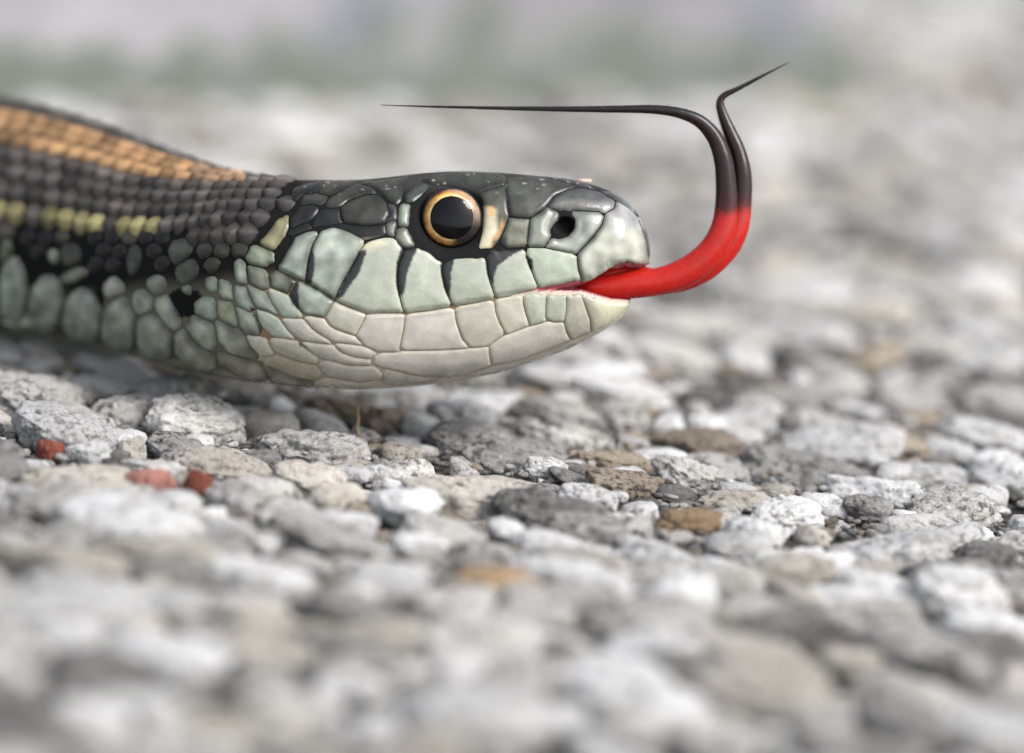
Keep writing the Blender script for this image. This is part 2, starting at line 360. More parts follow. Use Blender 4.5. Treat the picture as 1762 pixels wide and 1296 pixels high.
# ------------------------------------------------------------------ concrete kerb far behind, out of focus
def kerb():
    m, nt, b = nm('weathered_concrete'); L = nt.links.new
    geo = N(nt, 'ShaderNodeNewGeometry'); pos = geo.outputs['Position']
    a = N(nt, 'ShaderNodeTexNoise', Scale=60.0, Detail=6.0, Roughness=0.65); L(pos, a.inputs['Vector'])
    ra = ramp(nt, [(0.35, (0.145, 0.143, 0.150)), (0.65, (0.275, 0.27, 0.28))]); L(a.outputs['Fac'], ra.inputs[0])
    v = N(nt, 'ShaderNodeTexNoise', Scale=110.0, Detail=3.0); L(pos, v.inputs['Vector'])
    rv = ramp(nt, [(0.52, (0, 0, 0)), (0.68, (1, 1, 1))]); L(v.outputs['Fac'], rv.inputs[0])
    c = mixrgb(nt, ra.outputs[0], (0.12, 0.125, 0.155), rv.outputs[0])
    at = N(nt, 'ShaderNodeAttribute', attribute_name='Col')
    sep = N(nt, 'ShaderNodeSeparateColor'); L(at.outputs['Color'], sep.inputs[0])
    g = N(nt, 'ShaderNodeTexNoise', Scale=220.0, Detail=5.0); L(pos, g.inputs['Vector'])
    ad = N(nt, 'ShaderNodeMath', operation='ADD'); L(g.outputs['Fac'], ad.inputs[0]); L(sep.outputs[0], ad.inputs[1])
    rg = ramp(nt, [(0.85, (0, 0, 0)), (1.1, (1, 1, 1))]); L(ad.outputs[0], rg.inputs[0])
    c = mixrgb(nt, c, (0.105, 0.116, 0.10), rg.outputs[0])          # green algae growing along the foot
    L(c, b.inputs['Base Color']); b.inputs['Roughness'].default_value = 0.9
    bu = N(nt, 'ShaderNodeBump', Strength=0.8, Distance=0.001); L(a.outputs['Fac'], bu.inputs['Height']); L(bu.outputs[0], b.inputs['Normal'])
    A = ground_hit(1455, 182, 0); B = ground_hit(0, 190, 0)
    dirx = (B - A); dirx.z = 0; dirx.normalize()
    back = Vector((dirx.y, -dirx.x, 0));
    if back.y < 0: back = -back
    Ln, Hh, Dp = 0.60, 0.13, 0.15
    nu, nv = 120, 26
    verts, cols, faces = [], [], []
    prof = [(0.0, -0.004 + 0.003*k) for k in range(10)] + [(0.0, 0.03 + (Hh - 0.04)*k/9) for k in range(10)] + [(0.004, Hh - 0.004), (0.010, Hh)] + [(0.010 + (Dp - 0.02)*k/5, Hh) for k in range(1, 6)] + [(Dp, Hh - 0.006), (Dp, -0.01)]
    for i in range(nu + 1):
        u = Ln*i/nu
        for k, (q, z) in enumerate(prof):
            p = A + dirx*u + back*q + Vector((0, 0, z))
            nz = noise.noise(p*35)*0.0025 + noise.noise(p*140)*0.0008
            p = p - back*nz*(1 if q < 0.02 else 0) + Vector((0, 0, nz if q > 0.005 else 0)) + dirx*(0.004*noise.noise(p*60) if i == 0 else 0)
            verts.append(p); cols.append((max(0, 1 - max(0, z)/0.013)*0.72, 0, 0))
    K = len(prof)
    for i in range(nu):
        for k in range(K - 1):
            a0 = i*K + k; faces.append((a0, a0 + K, a0 + K + 1, a0 + 1))
    faces.append(tuple(range(K))); faces.append(tuple(range(nu*K + K - 1, nu*K - 1, -1)))
    vs = np.array([v[:] for v in verts]); base = np.array(A)
    base[2] = 0
    add_obj('kerb', mesh_from('kerb', vs - base, faces, cols=np.array(cols)), m, loc=Vector(base), label='blurred grey concrete kerb with greenish foot behind the snake', category='kerb')
kerb()

# ------------------------------------------------------------------ the snake: continuous body
#        T (top outline)   B (bottom outline)  half-width  spine depth
ST = [(1118,442, 1084,515, 0.04, 4.5), (1117.5,430, 1084,519, 0.72, 4.5), (1115,410, 1082,526, 1.32, 4.5), (1106,384, 1076,538, 1.95, 4.5),
      (1088,357, 1061,554, 2.48, 4.5), (1058,334, 1036,571, 2.90, 4.5), (1018,318, 1003,587, 3.22, 4.5), (970,308, 965,604, 3.52, 4.5),
      (910,302, 905,626, 3.90, 4.5), (850,297, 845,644, 4.25, 4.5), (790,295, 790,655, 4.55, 4.5), (730,298, 730,663, 4.85, 4.5),
      (670,305, 670,668, 5.2, 4.5), (610,310, 610,670, 5.55, 4.7), (550,310, 550,668, 5.75, 5.1), (490,310, 490,664, 5.8, 6.0),
      (430,305, 428,656, 5.7, 8.2), (360,291, 352,643, 5.75, 11.0), (290,267, 280,625, 5.95, 14.2), (210,236, 200,608, 6.25, 17.6),
      (120,203, 110,595, 6.6, 21.0), (40,182, 30,583, 6.9, 23.8), (-60,158, -60,572, 7.1, 27.2)]
Tc = [unproj(s[0], s[1], s[5]) for s in ST]; Bc = [unproj(s[2], s[3], s[5]) for s in ST]; Wd = [s[4] for s in ST]
ROLL_ST = []
for s in ST:
    ROLL_ST.append(math.radians(np.interp(s[0], [-60, 0, 150, 300, 400, 470], [35, 34, 27, 19, 9, 0])))
# out of the frame: on along the ground, tapering into the tail
c_last = to_world((Tc[-1] + Bc[-1])/2)
_h = to_world((Tc[-1] + Bc[-1])/2) - to_world((Tc[-3] + Bc[-3])/2); heading = math.atan2(_h.y, _h.x)
p = c_last.copy(); rad = 7.2
total = 30
for k in range(total):
    step = 8.0
    heading += 0.05*math.sin(k*0.22 + 0.4)
    p = p + Vector((math.cos(heading), math.sin(heading), 0))*step*MM
    r_h = 7.3*(1 - (max(0, k - 8)/(total - 7))**1.6) + 0.25
    zc = max(r_h*0.96 + 0.6, p.z/MM*0.55 + (r_h + 0.6)*0.45)
    p.z = zc*MM
    Tc.append(to_cam(p + Vector((0, 0, r_h*MM)))); Bc.append(to_cam(p - Vector((0, 0, r_h*0.96*MM)))); Wd.append(r_h)
    ROLL_ST.append(math.radians(max(0, 35 - 6*k)))
ncr = len(Tc)
def crom(arr, t):
    i = int(min(max(t, 0), len(arr) - 1.000001)); f = t - i
    g = lambda k: arr[min(max(k, 0), len(arr) - 1)]
    p0, p1, p2, p3 = g(i - 1), g(i), g(i + 1), g(i + 2)
    return 0.5*((2*p1) + (p2 - p0)*f + (2*p0 - 5*p1 + 4*p2 - p3)*f*f + (3*p1 - p0 - 3*p2 + p3)*f**3)
NRING_HEAD = 300
ts = list(np.linspace(0, 1, 22)**1.6) + list(np.linspace(1, 16, NRING_HEAD)[1:]) + list(np.linspace(16, 22, 120)[1:]) + list(np.linspace(22, ncr - 1, 150)[1:])
NPH = 240
# features seen from the side, in photo pixels
UP_LIP = [(480,463),(524,487),(537,492),(578,521),(632,538),(692,538),(779,526),(851,511),(925,495),(965,489),(996,484),(1020,474),(1046,457),(1075,452),(1100,457),(1119,452)]
LO_LIP = [(480,463),(524,487),(537,492),(578,521),(632,539),(692,539),(779,527),(851,512),(900,504),(940,503),(1000,504),(1025,511),(1050,518),(1085,520),(1119,520)]
UL_T = np.interp(np.arange(0, 1200), [p[0] for p in UP_LIP], [p[1] for p in UP_LIP]).tolist()
LL_T = np.interp(np.arange(0, 1200), [p[0] for p in LO_LIP], [p[1] for p in LO_LIP]).tolist()
ul = lambda x: UL_T[min(max(int(x), 0), 1199)]
ll = lambda x: LL_T[min(max(int(x), 0), 1199)]
EYE = (777.0, 375.5); NOS = (972.0, 389.0)
sm = lambda a, b, x: (lambda t: t*t*(3 - 2*t))(min(max((x - a)/(b - a), 0.0), 1.0))
def inward(px, py):
    """how far (mm) the flank is pushed towards the middle of the head at a side-view pixel"""
    d = 0.0
    if 560 < px < 1125:
        # eye socket and brow above it
        e = math.hypot(px - EYE[0], (py - EYE[1])*1.0)
        d += 0.45*(1 - sm(44, 66, e))
        d -= 0.30*math.exp(-((px - 790)/75)**2 - ((py - 318)/13)**2)
        d += 0.16*math.exp(-((px - 850)/45)**2 - ((py - 395)/30)**2)      # hollow before the eye
        n_ = math.hypot((px - NOS[0])/1.1, py - NOS[1])
        d += 0.95*(1 - sm(8, 19, n_))
        d -= 0.10*math.exp(-((n_ - 26)/9)**2)
        d += 0.10*math.exp(-((py - 470)/60)**2)*sm(1060, 900, px)*0
    if 470 < px < 1125:
        u, l = ul(px), ll(px)
        mid = 0.5*(u + l); half = 0.5*(l - u)
        g = abs(py - mid) - half
        d += 0.16*(1 - sm(0, 7, g))
        if half > 1.0:
            d += min(2.6, 0.14*half*2)*(1 - sm(-9.0, -3.0, g))
        if py > mid: d += 0.16*sm(0, 12, py - mid)*sm(560, 700, px)*(1 - sm(60, 120, py - mid))   # lower jaw tucks in under the lip
    return d
P = np.empty((len(ts), NPH, 3)); cenv = np.empty((len(ts), 3)); latv = np.empty((len(ts), 3)); rollv = np.empty(len(ts)); sarc = np.zeros(len(ts))
for i, t in enumerate(ts):
    T = crom(Tc, t); B = crom(Bc, t); w = max(0.03, crom(Wd, t))
    if t < 1: w = 0.04 + (0.72 - 0.04)*math.sqrt(max(0, t))
    c = (T + B)/2; cenv[i] = c
    c2 = (crom(Tc, min(t + 0.3, ncr - 1)) + crom(Bc, min(t + 0.3, ncr - 1)))/2; c1 = (crom(Tc, max(t - 0.3, 0)) + crom(Bc, max(t - 0.3, 0)))/2
    tau = (c2 - c1).normalized()
    upv = (T - B); h = upv.length/2; upv.normalize()
    lat = upv.cross(tau).normalized()
    if lat.z < 0: lat = -lat                      # towards the lens
    if t < 12: lat = Vector((0, 0, 1))
    elif t < 16:
        k = sm(12, 16, t); lat = (Vector((0, 0, 1))*(1 - k) + lat*k).normalized()
    latv[i] = lat
    rollv[i] = crom(ROLL_ST, t)
    headness = 1 - sm(13.5, 18, t)
    for j in range(NPH):
        ph = 2*math.pi*j/NPH
        ca, sa = math.cos(ph), math.sin(ph)
        n_ = (2.0 + 0.55*headness) if ca > 0 else (2.0 + 0.18*headness)
        a = math.copysign(abs(ca)**(2/n_), ca); b = math.copysign(abs(sa)**(2/n_), sa)
        # widest a little below the middle in the head
        off = 0.10*headness*(1 - a*a)
        q = c + upv*(h*(a - off)) + lat*(w*b)
        if headness > 0 and w > 0.1:
            qq = q if sa >= 0 else (q - lat*(2*w*b))
            px, py, _ = to_px(qq)
            dd = inward(px, py)*min(1, w/1.2)
            dd = max(min(dd, abs(w*b)*0.85), -0.5)
            q = q - lat*math.copysign(dd*min(1, abs(b)*1.6), b if b != 0 else 1)
        P[i, j] = q
    if i: sarc[i] = sarc[i - 1] + np.linalg.norm(cenv[i] - cenv[i - 1])
nr = len(ts)
# side-view pixel of every vertex, near side
pxs = W_PX/2 + F_PX*P[..., 0]/(-P[..., 2]); pys = H_PX/2 - F_PX*P[..., 1]/(-P[..., 2])

def inpoly(x, y, poly):
    c = False; n = len(poly); j = n - 1
    for i in range(n):
        xi, yi = poly[i]; xj, yj = poly[j]
        if (yi > y) != (yj > y) and x < (xj - xi)*(y - yi)/(yj - yi) + xi: c = not c
        j = i
    return c
def inpoly_v(Q, poly):
    p = np.asarray(poly, float); q = np.roll(p, 1, 0)
    x, y = Q[:, 0][:, None], Q[:, 1][:, None]
    cond = (p[:, 1] > y) != (q[:, 1] > y)
    dy = np.where(np.abs(q[:, 1] - p[:, 1]) < 1e-9, 1e-9, q[:, 1] - p[:, 1])
    return (np.sum(cond & (x < (q[:, 0] - p[:, 0])*(y - p[:, 1])/dy + p[:, 0]), axis=1) % 2) == 1
def segdist_v(Q, poly):
    p = np.asarray(poly, float); d = np.roll(p, -1, 0) - p
    L2 = np.maximum((d**2).sum(1), 1e-9)
    rx = Q[:, 0][:, None] - p[:, 0]; ry = Q[:, 1][:, None] - p[:, 1]
    t = np.clip((rx*d[:, 0] + ry*d[:, 1])/L2, 0, 1)
    return np.sqrt(((rx - t*d[:, 0])**2 + (ry - t*d[:, 1])**2).min(1))
def smv(a, b, x):
    t = np.clip((x - a)/(b - a), 0, 1); return t*t*(3 - 2*t)
C_DARKSKIN = np.array((0.009, 0.009, 0.009)); C_TAN = np.array((0.22, 0.155, 0.085)); C_MOUTH = np.array((0.30, 0.07, 0.085)); C_GREY = np.array((0.05, 0.05, 0.045))
# line above which the skin between the scales is black
DL_X = [-100, 130, 270, 340, 400, 440, 480, 524, 578, 640, 700, 800, 900, 1000, 1120]
DL_Y = [480, 500, 480, 480, 470, 470, 468, 480, 512, 525, 525, 512, 490, 470, 440]
DL_T = np.interp(np.arange(-200, 1200), DL_X, DL_Y).tolist()
BOT_X = [s[2] for s in ST][::-1]; BOT_Y = [s[3] for s in ST][::-1]
BOT_T = np.interp(np.arange(-200, 1200), BOT_X, BOT_Y).tolist()
def skin_col(px, py, t):
    if t > 22.3: return None
    y0 = DL_T[min(max(int(px) + 200, 0), 1399)]
    k = sm(-8, 26, py - y0)
    if px < 470: k = sm(-12, 36, py - y0)
    c = C_DARKSKIN*(1 - k) + (C_TAN if px > 420 else np.array((0.115, 0.112, 0.082)))*k
    if px < 470 and (((px - 318)/30)**2 + ((py - 520)/26)**2 < 1 or ((px - 173)/9)**2 + ((py - 498)/32)**2 < 1): c = C_DARKSKIN
    if px > 430: kq = sm(575, 620, py); c = c*(1 - kq) + np.array((0.36, 0.31, 0.235))*kq
    if px > 520:
        k2 = sm(470, 560, px)*sm(340, 312, py)*0.6
        c = c*(1 - k2) + C_GREY*k2
    kb = sm(16, 5, BOT_T[min(max(int(px) + 200, 0), 1399)] - py)*sm(1095, 1070, px)
    c = c*(1 - kb) + np.array((0.50, 0.46, 0.40) if px > 450 else (0.30, 0.31, 0.25))*kb
    if px > 850:
        u, l = ul(px), ll(px)
        if px > 880 and l - 4 < py < l + 9: c = np.array((0.40, 0.345, 0.29))
        if l - u > 3 and u - 1 < py < l - 3:
            c = C_MOUTH
    return c
bcol = np.zeros((nr, NPH, 3))
for i, t in enumerate(ts):
    for j in range(NPH):
        near = j <= NPH//2
        jj = j if near else NPH - j
        cc = skin_col(pxs[i, jj], pys[i, jj], t)
        if cc is None:
            ph = (2*math.pi*j/NPH - rollv[i] + math.pi) % (2*math.pi) - math.pi
            k = sm(math.radians(100), math.radians(125), abs(ph)); cc = C_DARKSKIN*(1 - k) + C_TAN*k
        bcol[i, j] = cc
SN_LOC = to_world(unproj(-60, 575, 27.2)); SN_LOC.z = 0.0005
def w_arr(A):
    """(n,3) lens-frame mm -> world metres"""
    R = np.array(R3); return ((np.asarray(A) - np.array(G0)) @ R.T)*MM
snake = add_obj('snake', None, None, loc=SN_LOC, label='garter snake with flicked-out red and black forked tongue', category='snake')
vid = np.arange(nr*NPH).reshape(nr, NPH)
f1 = np.stack([vid[:-1], np.roll(vid[:-1], -1, 1), np.roll(vid[1:], -1, 1), vid[1:]], -1).reshape(-1, 4)
bv = w_arr(P.reshape(-1, 3)) - np.array(SN_LOC)
body_me = mesh_from('body', bv, f1, cols=bcol.reshape(-1, 3))
body = add_obj('body', body_me, M_SKIN, snake)
bvh = BVHTree.FromPolygons([Vector(v) for v in P.reshape(-1, 3)], [tuple(int(k) for k in f) for f in f1])

def hit(px, py):
    d = unproj(px, py).normalized()
    loc, nor, idx, dist = bvh.ray_cast(Vector((0, 0, 0)), d)
    if loc is None or to_px(loc)[2] > 40:
        q = unproj(px, py, float(np.interp(px, [-60, 40, 210, 360, 490, 610], [27, 23.8, 17.6, 11, 6, 4.5])))
        loc, nor, idx, dist = bvh.find_nearest(q)
        c = cenv[idx//NPH]
    else: c = None
    # smooth normal from the ring grid
    i, j = divmod(idx, NPH)
    i0, i1 = max(i - 2, 0), min(i + 3, nr - 1)
    tu = P[i1, j] - P[i0, j]; tv = P[i, (j + 3) % NPH] - P[i, (j - 2) % NPH]
    n = Vector(np.cross(tu, tv))
    if n.length < 1e-9: n = Vector(nor)
    n.normalize()
    o = Vector(loc) - Vector(cenv[i])
    if n.dot(o) < 0: n = -n
    return loc, n

# ------------------------------------------------------------------ head and neck scales, outlines read off the photograph
c1 = lambda L: [(640 + x/3.086, 270 + y/3.086) for x, y in L]
c2 = lambda L: [(350 + x/3.16, 280 + y/3.16) for x, y in L]
c3 = lambda L: [(x/2.4, 150 + y/2.4) for x, y in L]
c5 = lambda L: [(850 + x/4.8, 290 + y/4.8) for x, y in L]
c6 = lambda L: [(x/5.34, 380 + y/5.34) for x, y in L]
c7 = lambda L: [(430 + x/6.777, 285 + y/6.777) for x, y in L]
PALE = (0.52, 0.565, 0.475); CREAM = (0.62, 0.61, 0.52); CHIN = (0.66, 0.635, 0.58); DARKP = (0.085, 0.087, 0.075); BLK = (0.020, 0.020, 0.020)
OLIVE = (0.13, 0.135, 0.105); GRY = (0.17, 0.175, 0.165); MINT = (0.43, 0.49, 0.415); YEL = (0.46, 0.45, 0.25); BROWNP = (0.26, 0.27, 0.21)
SC = [  # outline, colour, dome height mm
 # crown and snout
 (c1([(262,130),(330,96),(480,80),(640,84),(700,100),(708,150),(650,165),(575,192),(510,172),(420,158),(330,150)]), DARKP, .12),
 (c1([(575,192),(650,165),(708,158),(718,240),(723,318),(690,400),(645,478),(565,492),(588,400),(592,300),(580,240)]), OLIVE, .12),
 (c5([(95,120),(130,85),(300,74),(450,88),(600,122),(725,160),(600,178),(500,228),(440,300),(400,345),(300,412),(180,410),(130,380),(112,300),(100,200)]), (0.115,0.12,0.105), .14),
 (c5([(125,418),(180,412),(298,416),(285,500),(272,640),(100,652),(55,615),(110,470)]), BROWNP, .13),
 (c5([(302,416),(400,350),(440,325),(520,370),(535,420),(490,470),(462,520),(450,590),(412,652),(274,640),(288,500)]), (0.30,0.325,0.27), .13),
 (c5([(640,352),(760,356),(860,358),(908,398),(885,470),(800,580),(682,708),(560,685),(414,655),(470,585),(540,582),(610,565),(660,500),(672,430)]), (0.42,0.45,0.385), .15),
 (c5([(440,310),(500,230),(600,180),(725,165),(860,195),(1000,268),(992,330),(915,372),(860,356),(740,350),(640,350),(560,345),(480,338)]), (0.16,0.16,0.15), .15),
 (c5([(912,400),(918,374),(994,332),(1004,270),(1100,325),(1172,400),(1215,500),(1250,600),(1262,700),(1283,790),(1210,808),(1100,772),(1000,795),(920,855),(820,915),(735,938),(712,880),(688,712),(800,592),(890,472)]), (0.50,0.52,0.44), .36),
 (c5([(1180,398),(1215,410),(1262,540),(1284,690),(1286,770),(1264,695),(1252,600),(1218,500)]), (0.22,0.22,0.20), .08),
 (c5([(860,192),(960,200),(1060,256),(1140,330),(1178,395),(1100,322),(1004,266)]), (0.13,0.13,0.12), .10),
 (c5([(300,72),(460,74),(620,96),(740,128),(860,175),(958,198),(860,190),(725,158),(600,120),(450,86)]), (0.11,0.112,0.10), .08),
 # behind the eye
 (c7([(1290,205),(1400,188),(1560,168),(1720,150),(1860,128),(1820,200),(1780,260),(1762,400),(1700,450),(1620,400),(1560,330),(1450,250)]), DARKP, .13),
 (c2([(1100,180),(1140,140),(1215,112),(1222,140),(1200,165),(1150,212),(1105,215)]), (0.12,0.15,0.13), .12),
 (c2([(1068,262),(1082,235),(1120,233),(1124,290),(1110,342),(1066,345),(1058,300)]), (0.36,0.44,0.36), .16),
 (c2([(1045,365),(1090,356),(1130,400),(1144,450),(1115,474),(1070,455),(1045,410)]), (0.33,0.35,0.27), .16),
 (c7([(1600,460),(1700,480),(1705,640),(1640,640),(1590,670),(1640,560)]), (0.16,0.165,0.19), .08),
 (c7([(1585,690),(1640,645),(1705,645),(1702,750),(1685,822),(1605,805),(1575,750)]), (0.24,0.25,0.235), .12),
 (c7([(1050,500),(1150,420),(1350,345),(1490,350),(1600,450),(1640,560),(1550,680),(1400,712),(1200,692),(1100,665),(1060,600)]), (0.075,0.076,0.064), .20),
 (c7([(880,470),(920,400),(1080,300),(1240,225),(1400,262),(1480,338),(1340,340),(1160,400),(1050,468),(940,492)]), (0.085,0.085,0.072), .14),
 (c7([(760,590),(880,520),(1040,508),(1060,620),(1085,685),(900,702),(720,725)]), (0.035,0.035,0.034), .10),
 (c7([(470,640),(560,505),(720,462),(800,500),(760,588),(650,660),(480,745)]), (0.032,0.032,0.034), .14),
 (c7([(500,275),(640,222),(850,190),(828,270),(730,322),(620,340),(480,445)]), (0.03,0.033,0.034), .14),
 (c7([(640,345),(760,330),(905,368),(880,425),(820,462),(720,452),(590,462)]), (0.10,0.10,0.085), .10),
 (c7([(855,188),(1020,172),(1230,178),(1180,240),(1050,305),(930,342),(800,322),(830,268)]), (0.085,0.085,0.07), .10),
 (c7([(730,735),(900,706),(1080,692),(1250,712),(1440,714),(1570,695),(1585,795),(1400,845),(1320,850),(1200,785),(1020,712)]), (0.024,0.024,0.026), .05),
 (c7([(440,790),(480,750),(650,665),(720,735),(600,775),(470,820)]), (0.030,0.028,0.032), .10),
 # upper labials
 (c2([(408,578),(450,490),(500,420),(560,385),(622,383),(592,450),(565,540),(552,652),(480,622)]), MINT, .20),
 (c2([(554,654),(572,540),(597,440),(640,385),(700,353),(770,370),(872,425),(860,460),(800,560),(740,670),(714,745),(640,702)]), (0.45,0.51,0.435), .22),
 (c2([(718,752),(760,660),(820,560),(872,450),(960,425),(1040,418),(1088,480),(1060,560),(1053,650),(1068,740),(1087,814),(980,817),(890,817),(790,788)]), PALE, .22),
 (c1([(165,824),(132,690),(135,580),(170,500),(240,488),(300,508),(368,570),(366,610),(385,700),(424,788),(300,817)]), PALE, .22),
 (c1([(426,788),(387,690),(370,592),(420,545),(520,538),(605,545),(615,630),(652,746),(540,772)]), PALE, .22),
 (c1([(656,746),(619,640),(610,550),(640,500),(740,508),(812,498),(842,600),(882,697),(760,725)]), PALE, .20),
 (c1([(885,696),(848,600),(818,520),(832,488),(920,488),(1082,520),(1090,600),(1108,645),(1085,657),(990,680)]), (0.50,0.565,0.47), .18),
 # lower labials
 (c1([(1112,727),(1150,730),(1240,768),(1370,772),(1340,822),(1265,890),(1165,922),(1160,870),(1132,790)]), CREAM, .16),
 (c1([(1040,730),(1106,726),(1130,790),(1158,870),(1152,932),(1062,972),(1030,920),(1024,860),(1036,800)]), CREAM, .16),
 (c1([(935,735),(1022,735),(1031,790),(1020,872),(960,880),(922,852),(924,800)]), (0.56,0.60,0.50), .16),
 (c1([(808,737),(917,728),(920,790),(917,852),(920,872),(840,896),(815,830),(800,770)]), (0.56,0.60,0.50), .16),
 (c1([(655,762),(798,737),(806,800),(830,892),(800,907),(715,942),(680,890),(655,820)]), CREAM, .16),
 (c1([(440,802),(645,764),(658,840),(702,932),(620,1002),(530,1012),(480,970),(450,880)]), CREAM, .15),
 (c1([(182,840),(432,804),(445,880),(475,962),(516,1012),(400,1020),(148,1022),(172,930)]), CHIN, .15),
 (c2([(888,825),(1096,822),(1082,900),(1062,1000),(1056,1026),(930,1020),(870,990),(825,950),(860,890)]), CHIN, .15),
 (c2([(690,800),(716,756),(800,790),(884,825),(852,890),(825,935),(750,920),(690,890),(662,850)]), CREAM, .15),
 (c2([(468,712),(512,648),(560,652),(640,702),(708,745),(690,790),(655,842),(590,832),(530,802),(488,772)]), MINT, .18),
 # chin shields
 (c1([(630,1002),(720,947),(840,906),(930,877),(1012,885),(1030,930),(1054,974),(1000,1000),(900,1035),(780,1080),(640,1110),(628,1050)]), CHIN, .15),
 (c1([(8,1060),(50,1046),(200,1036),(400,1030),(520,1022),(612,1012),(620,1060),(628,1104),(540,1140),(400,1165),(250,1160),(80,1122),(16,1090)]), CHIN, .15),
 (c1([(1160,935),(1110,985),(1000,1030),(860,1075),(740,1115),(640,1140),(480,1166),(545,1142),(640,1112),(780,1082),(900,1037),(1055,976)]), CHIN, .08),
 (c1([(35,1140),(90,1128),(250,1166),(400,1172),(260,1202),(80,1214)]), CHIN, .08),
 # throat and neck
 (c2([(540,845),(590,835),(658,850),(700,900),(825,942),(872,990),(800,986),(700,962),(600,912)]), CHIN, .14),
 (c2([(420,850),(540,850),(600,912),(702,985),(620,980),(540,960),(470,920)]), CHIN, .14),
 (c2([(715,990),(800,986),(900,1010),(940,1035),(905,1062),(820,1056),(750,1030)]), CHIN, .12),
 (c2([(528,980),(620,982),(702,990),(745,1030),(820,1058),(912,1072),(900,1102),(790,1100),(680,1072),(580,1030)]), CHIN, .14),
 (c2([(350,960),(440,950),(520,970),(572,1020),(622,1060),(612,1096),(540,1086),(440,1052),(370,1012)]), (0.62,0.60,0.50), .14),
 (c2([(620,1092),(680,1074),(790,1102),(900,1105),(990,1142),(960,1172),(850,1192),(740,1172),(650,1140)]), CHIN, .14),
 (c2([(335,1070),(400,1046),(500,1080),(612,1100),(650,1140),(620,1176),(520,1170),(400,1122),(338,1096)]), (0.60,0.56,0.44), .14),
 (c2([(230,940),(300,945),(350,970),(382,1030),(370,1046),(320,1042),(250,992)]), CREAM, .14),
 (c2([(290,800),(360,812),(430,872),(500,962),(440,958),(370,930),(310,880)]), (0.50,0.56,0.48), .14),
 (c2([(165,780),(230,800),(280,832),(310,900),(310,942),(240,930),(190,860)]), (0.48,0.53,0.44), .14),
 (c2([(350,685),(420,702),(482,742),(548,842),(480,846),(420,832),(370,760)]), (0.52,0.58,0.50), .14),
 (c2([(245,668),(320,692),(360,742),(420,832),(350,812),(290,792),(250,720)]), (0.48,0.54,0.46), .14),
 (c2([(355,612),(400,590),(500,642),(466,712),(420,702),(370,672)]), (0.20,0.22,0.18), .14),
 (c2([(235,562),(330,582),(355,622),(360,682),(310,696),(250,652)]), (0.26,0.28,0.22), .15),
 (c2([(165,560),(195,520),(230,552),(240,602),(235,656),(200,662),(170,620)]), (0.42,0.48,0.38), .15),
 (c2([(175,670),(230,682),(250,732),(282,792),(250,812),(200,780),(170,720)]), (0.46,0.53,0.45), .14),
 (c2([(88,640),(140,640),(150,690),(165,746),(110,742),(85,690)]), (0.40,0.46,0.36), .14),
 (c2([(10,630),(70,630),(76,702),(40,704),(10,680)]), (0.34,0.40,0.32), .14),
 (c2([(78,750),(140,756),(182,800),(190,880),(170,896),(110,852),(75,800)]), (0.50,0.54,0.38), .14),
 (c2([(70,862),(130,890),(200,912),(262,1002),(302,1062),(250,1072),(150,1042),(80,962)]), (0.50,0.53,0.43), .14),
 (c2([(80,1032),(170,1046),(312,1082),(330,1122),(350,1182),(280,1192),(160,1152),(90,1092)]), (0.44,0.44,0.36), .14),
 (c2([(335,1104),(420,1132),(520,1176),(602,1186),(590,1216),(480,1212),(380,1196),(350,1152)]), (0.50,0.48,0.40), .12),
 (c2([(620,1182),(740,1176),(850,1196),(960,1182),(900,1214),(700,1224),(600,1216)]), CHIN, .10),
 (c2([(308,430),(360,370),(400,310),(458,288),(462,350),(420,440),(370,477),(330,462)]), YEL, .20),
 (c2([(230,512),(270,455),(330,467),(380,490),(390,542),(330,562),(260,552)]), (0.34,0.39,0.29), .18),
 # flank and belly plates further back
 (c3([(0,760),(60,690),(108,750),(116,870),(100,985),(30,985),(0,960)]), (0.46,0.52,0.44), .28),
 (c3([(118,900),(150,790),(210,765),(262,825),(256,920),(236,1015),(160,1015),(122,970)]), (0.46,0.52,0.44), .28),
 (c3([(258,940),(290,850),(340,820),(400,850),(418,920),(410,1045),(340,1062),(275,1030)]), (0.46,0.52,0.44), .28),
 (c3([(422,960),(450,890),(510,860),(545,920),(556,1000),(552,1095),(480,1105),(425,1062)]), (0.46,0.52,0.43), .26),
 (c3([(568,960),(620,930),(690,990),(715,1062),(708,1125),(620,1132),(570,1080)]), (0.46,0.50,0.42), .25),
 (c3([(722,1010),(770,1000),(830,1082),(888,1112),(892,1178),(800,1168),(728,1122)]), (0.44,0.46,0.38), .24),
 (c3([(550,840),(600,835),(632,882),(625,928),(570,948),(550,890)]), (0.46,0.52,0.43), .18),
 (c3([(415,820),(470,775),(520,812),(515,852),(440,882)]), (0.50,0.53,0.46), .16),
 (c3([(640,870),(690,850),(720,902),(752,952),(740,1012),(690,990),(650,932)]), (0.48,0.54,0.44), .18),
 (c3([(768,990),(800,945),(850,962),(890,1002),(890,1082),(850,1082),(790,1042)]), (0.48,0.54,0.45), .16),
 (c3([(800,892),(840,862),(890,882),(890,952),(860,962),(810,932)]), (0.44,0.52,0.42), .16),
 (c3([(595,800),(640,775),(690,792),(690,852),(640,868)]), (0.34,0.39,0.31), .16),
 (c3([(745,825),(790,818),(795,862),(765,860)]), (0.34,0.42,0.36), .14),
 (c3([(245,780),(330,742),(375,768),(300,815),(262,812)]), (0.36,0.38,0.29), .14),
 (c3([(196,690),(218,668),(242,682),(242,722),(215,736)]), (0.34,0.40,0.32), .14),
 (c3([(688,645),(780,612),(805,660),(765,722),(712,740)]), (0.17,0.20,0.16), .14),
 (c3([(520,680),(560,640),(590,690),(575,760),(530,790)]), (0.13,0.14,0.115), .14),
 (c3([(720,745),(800,700),(830,760),(790,810),(735,815)]), (0.16,0.185,0.15), .14),
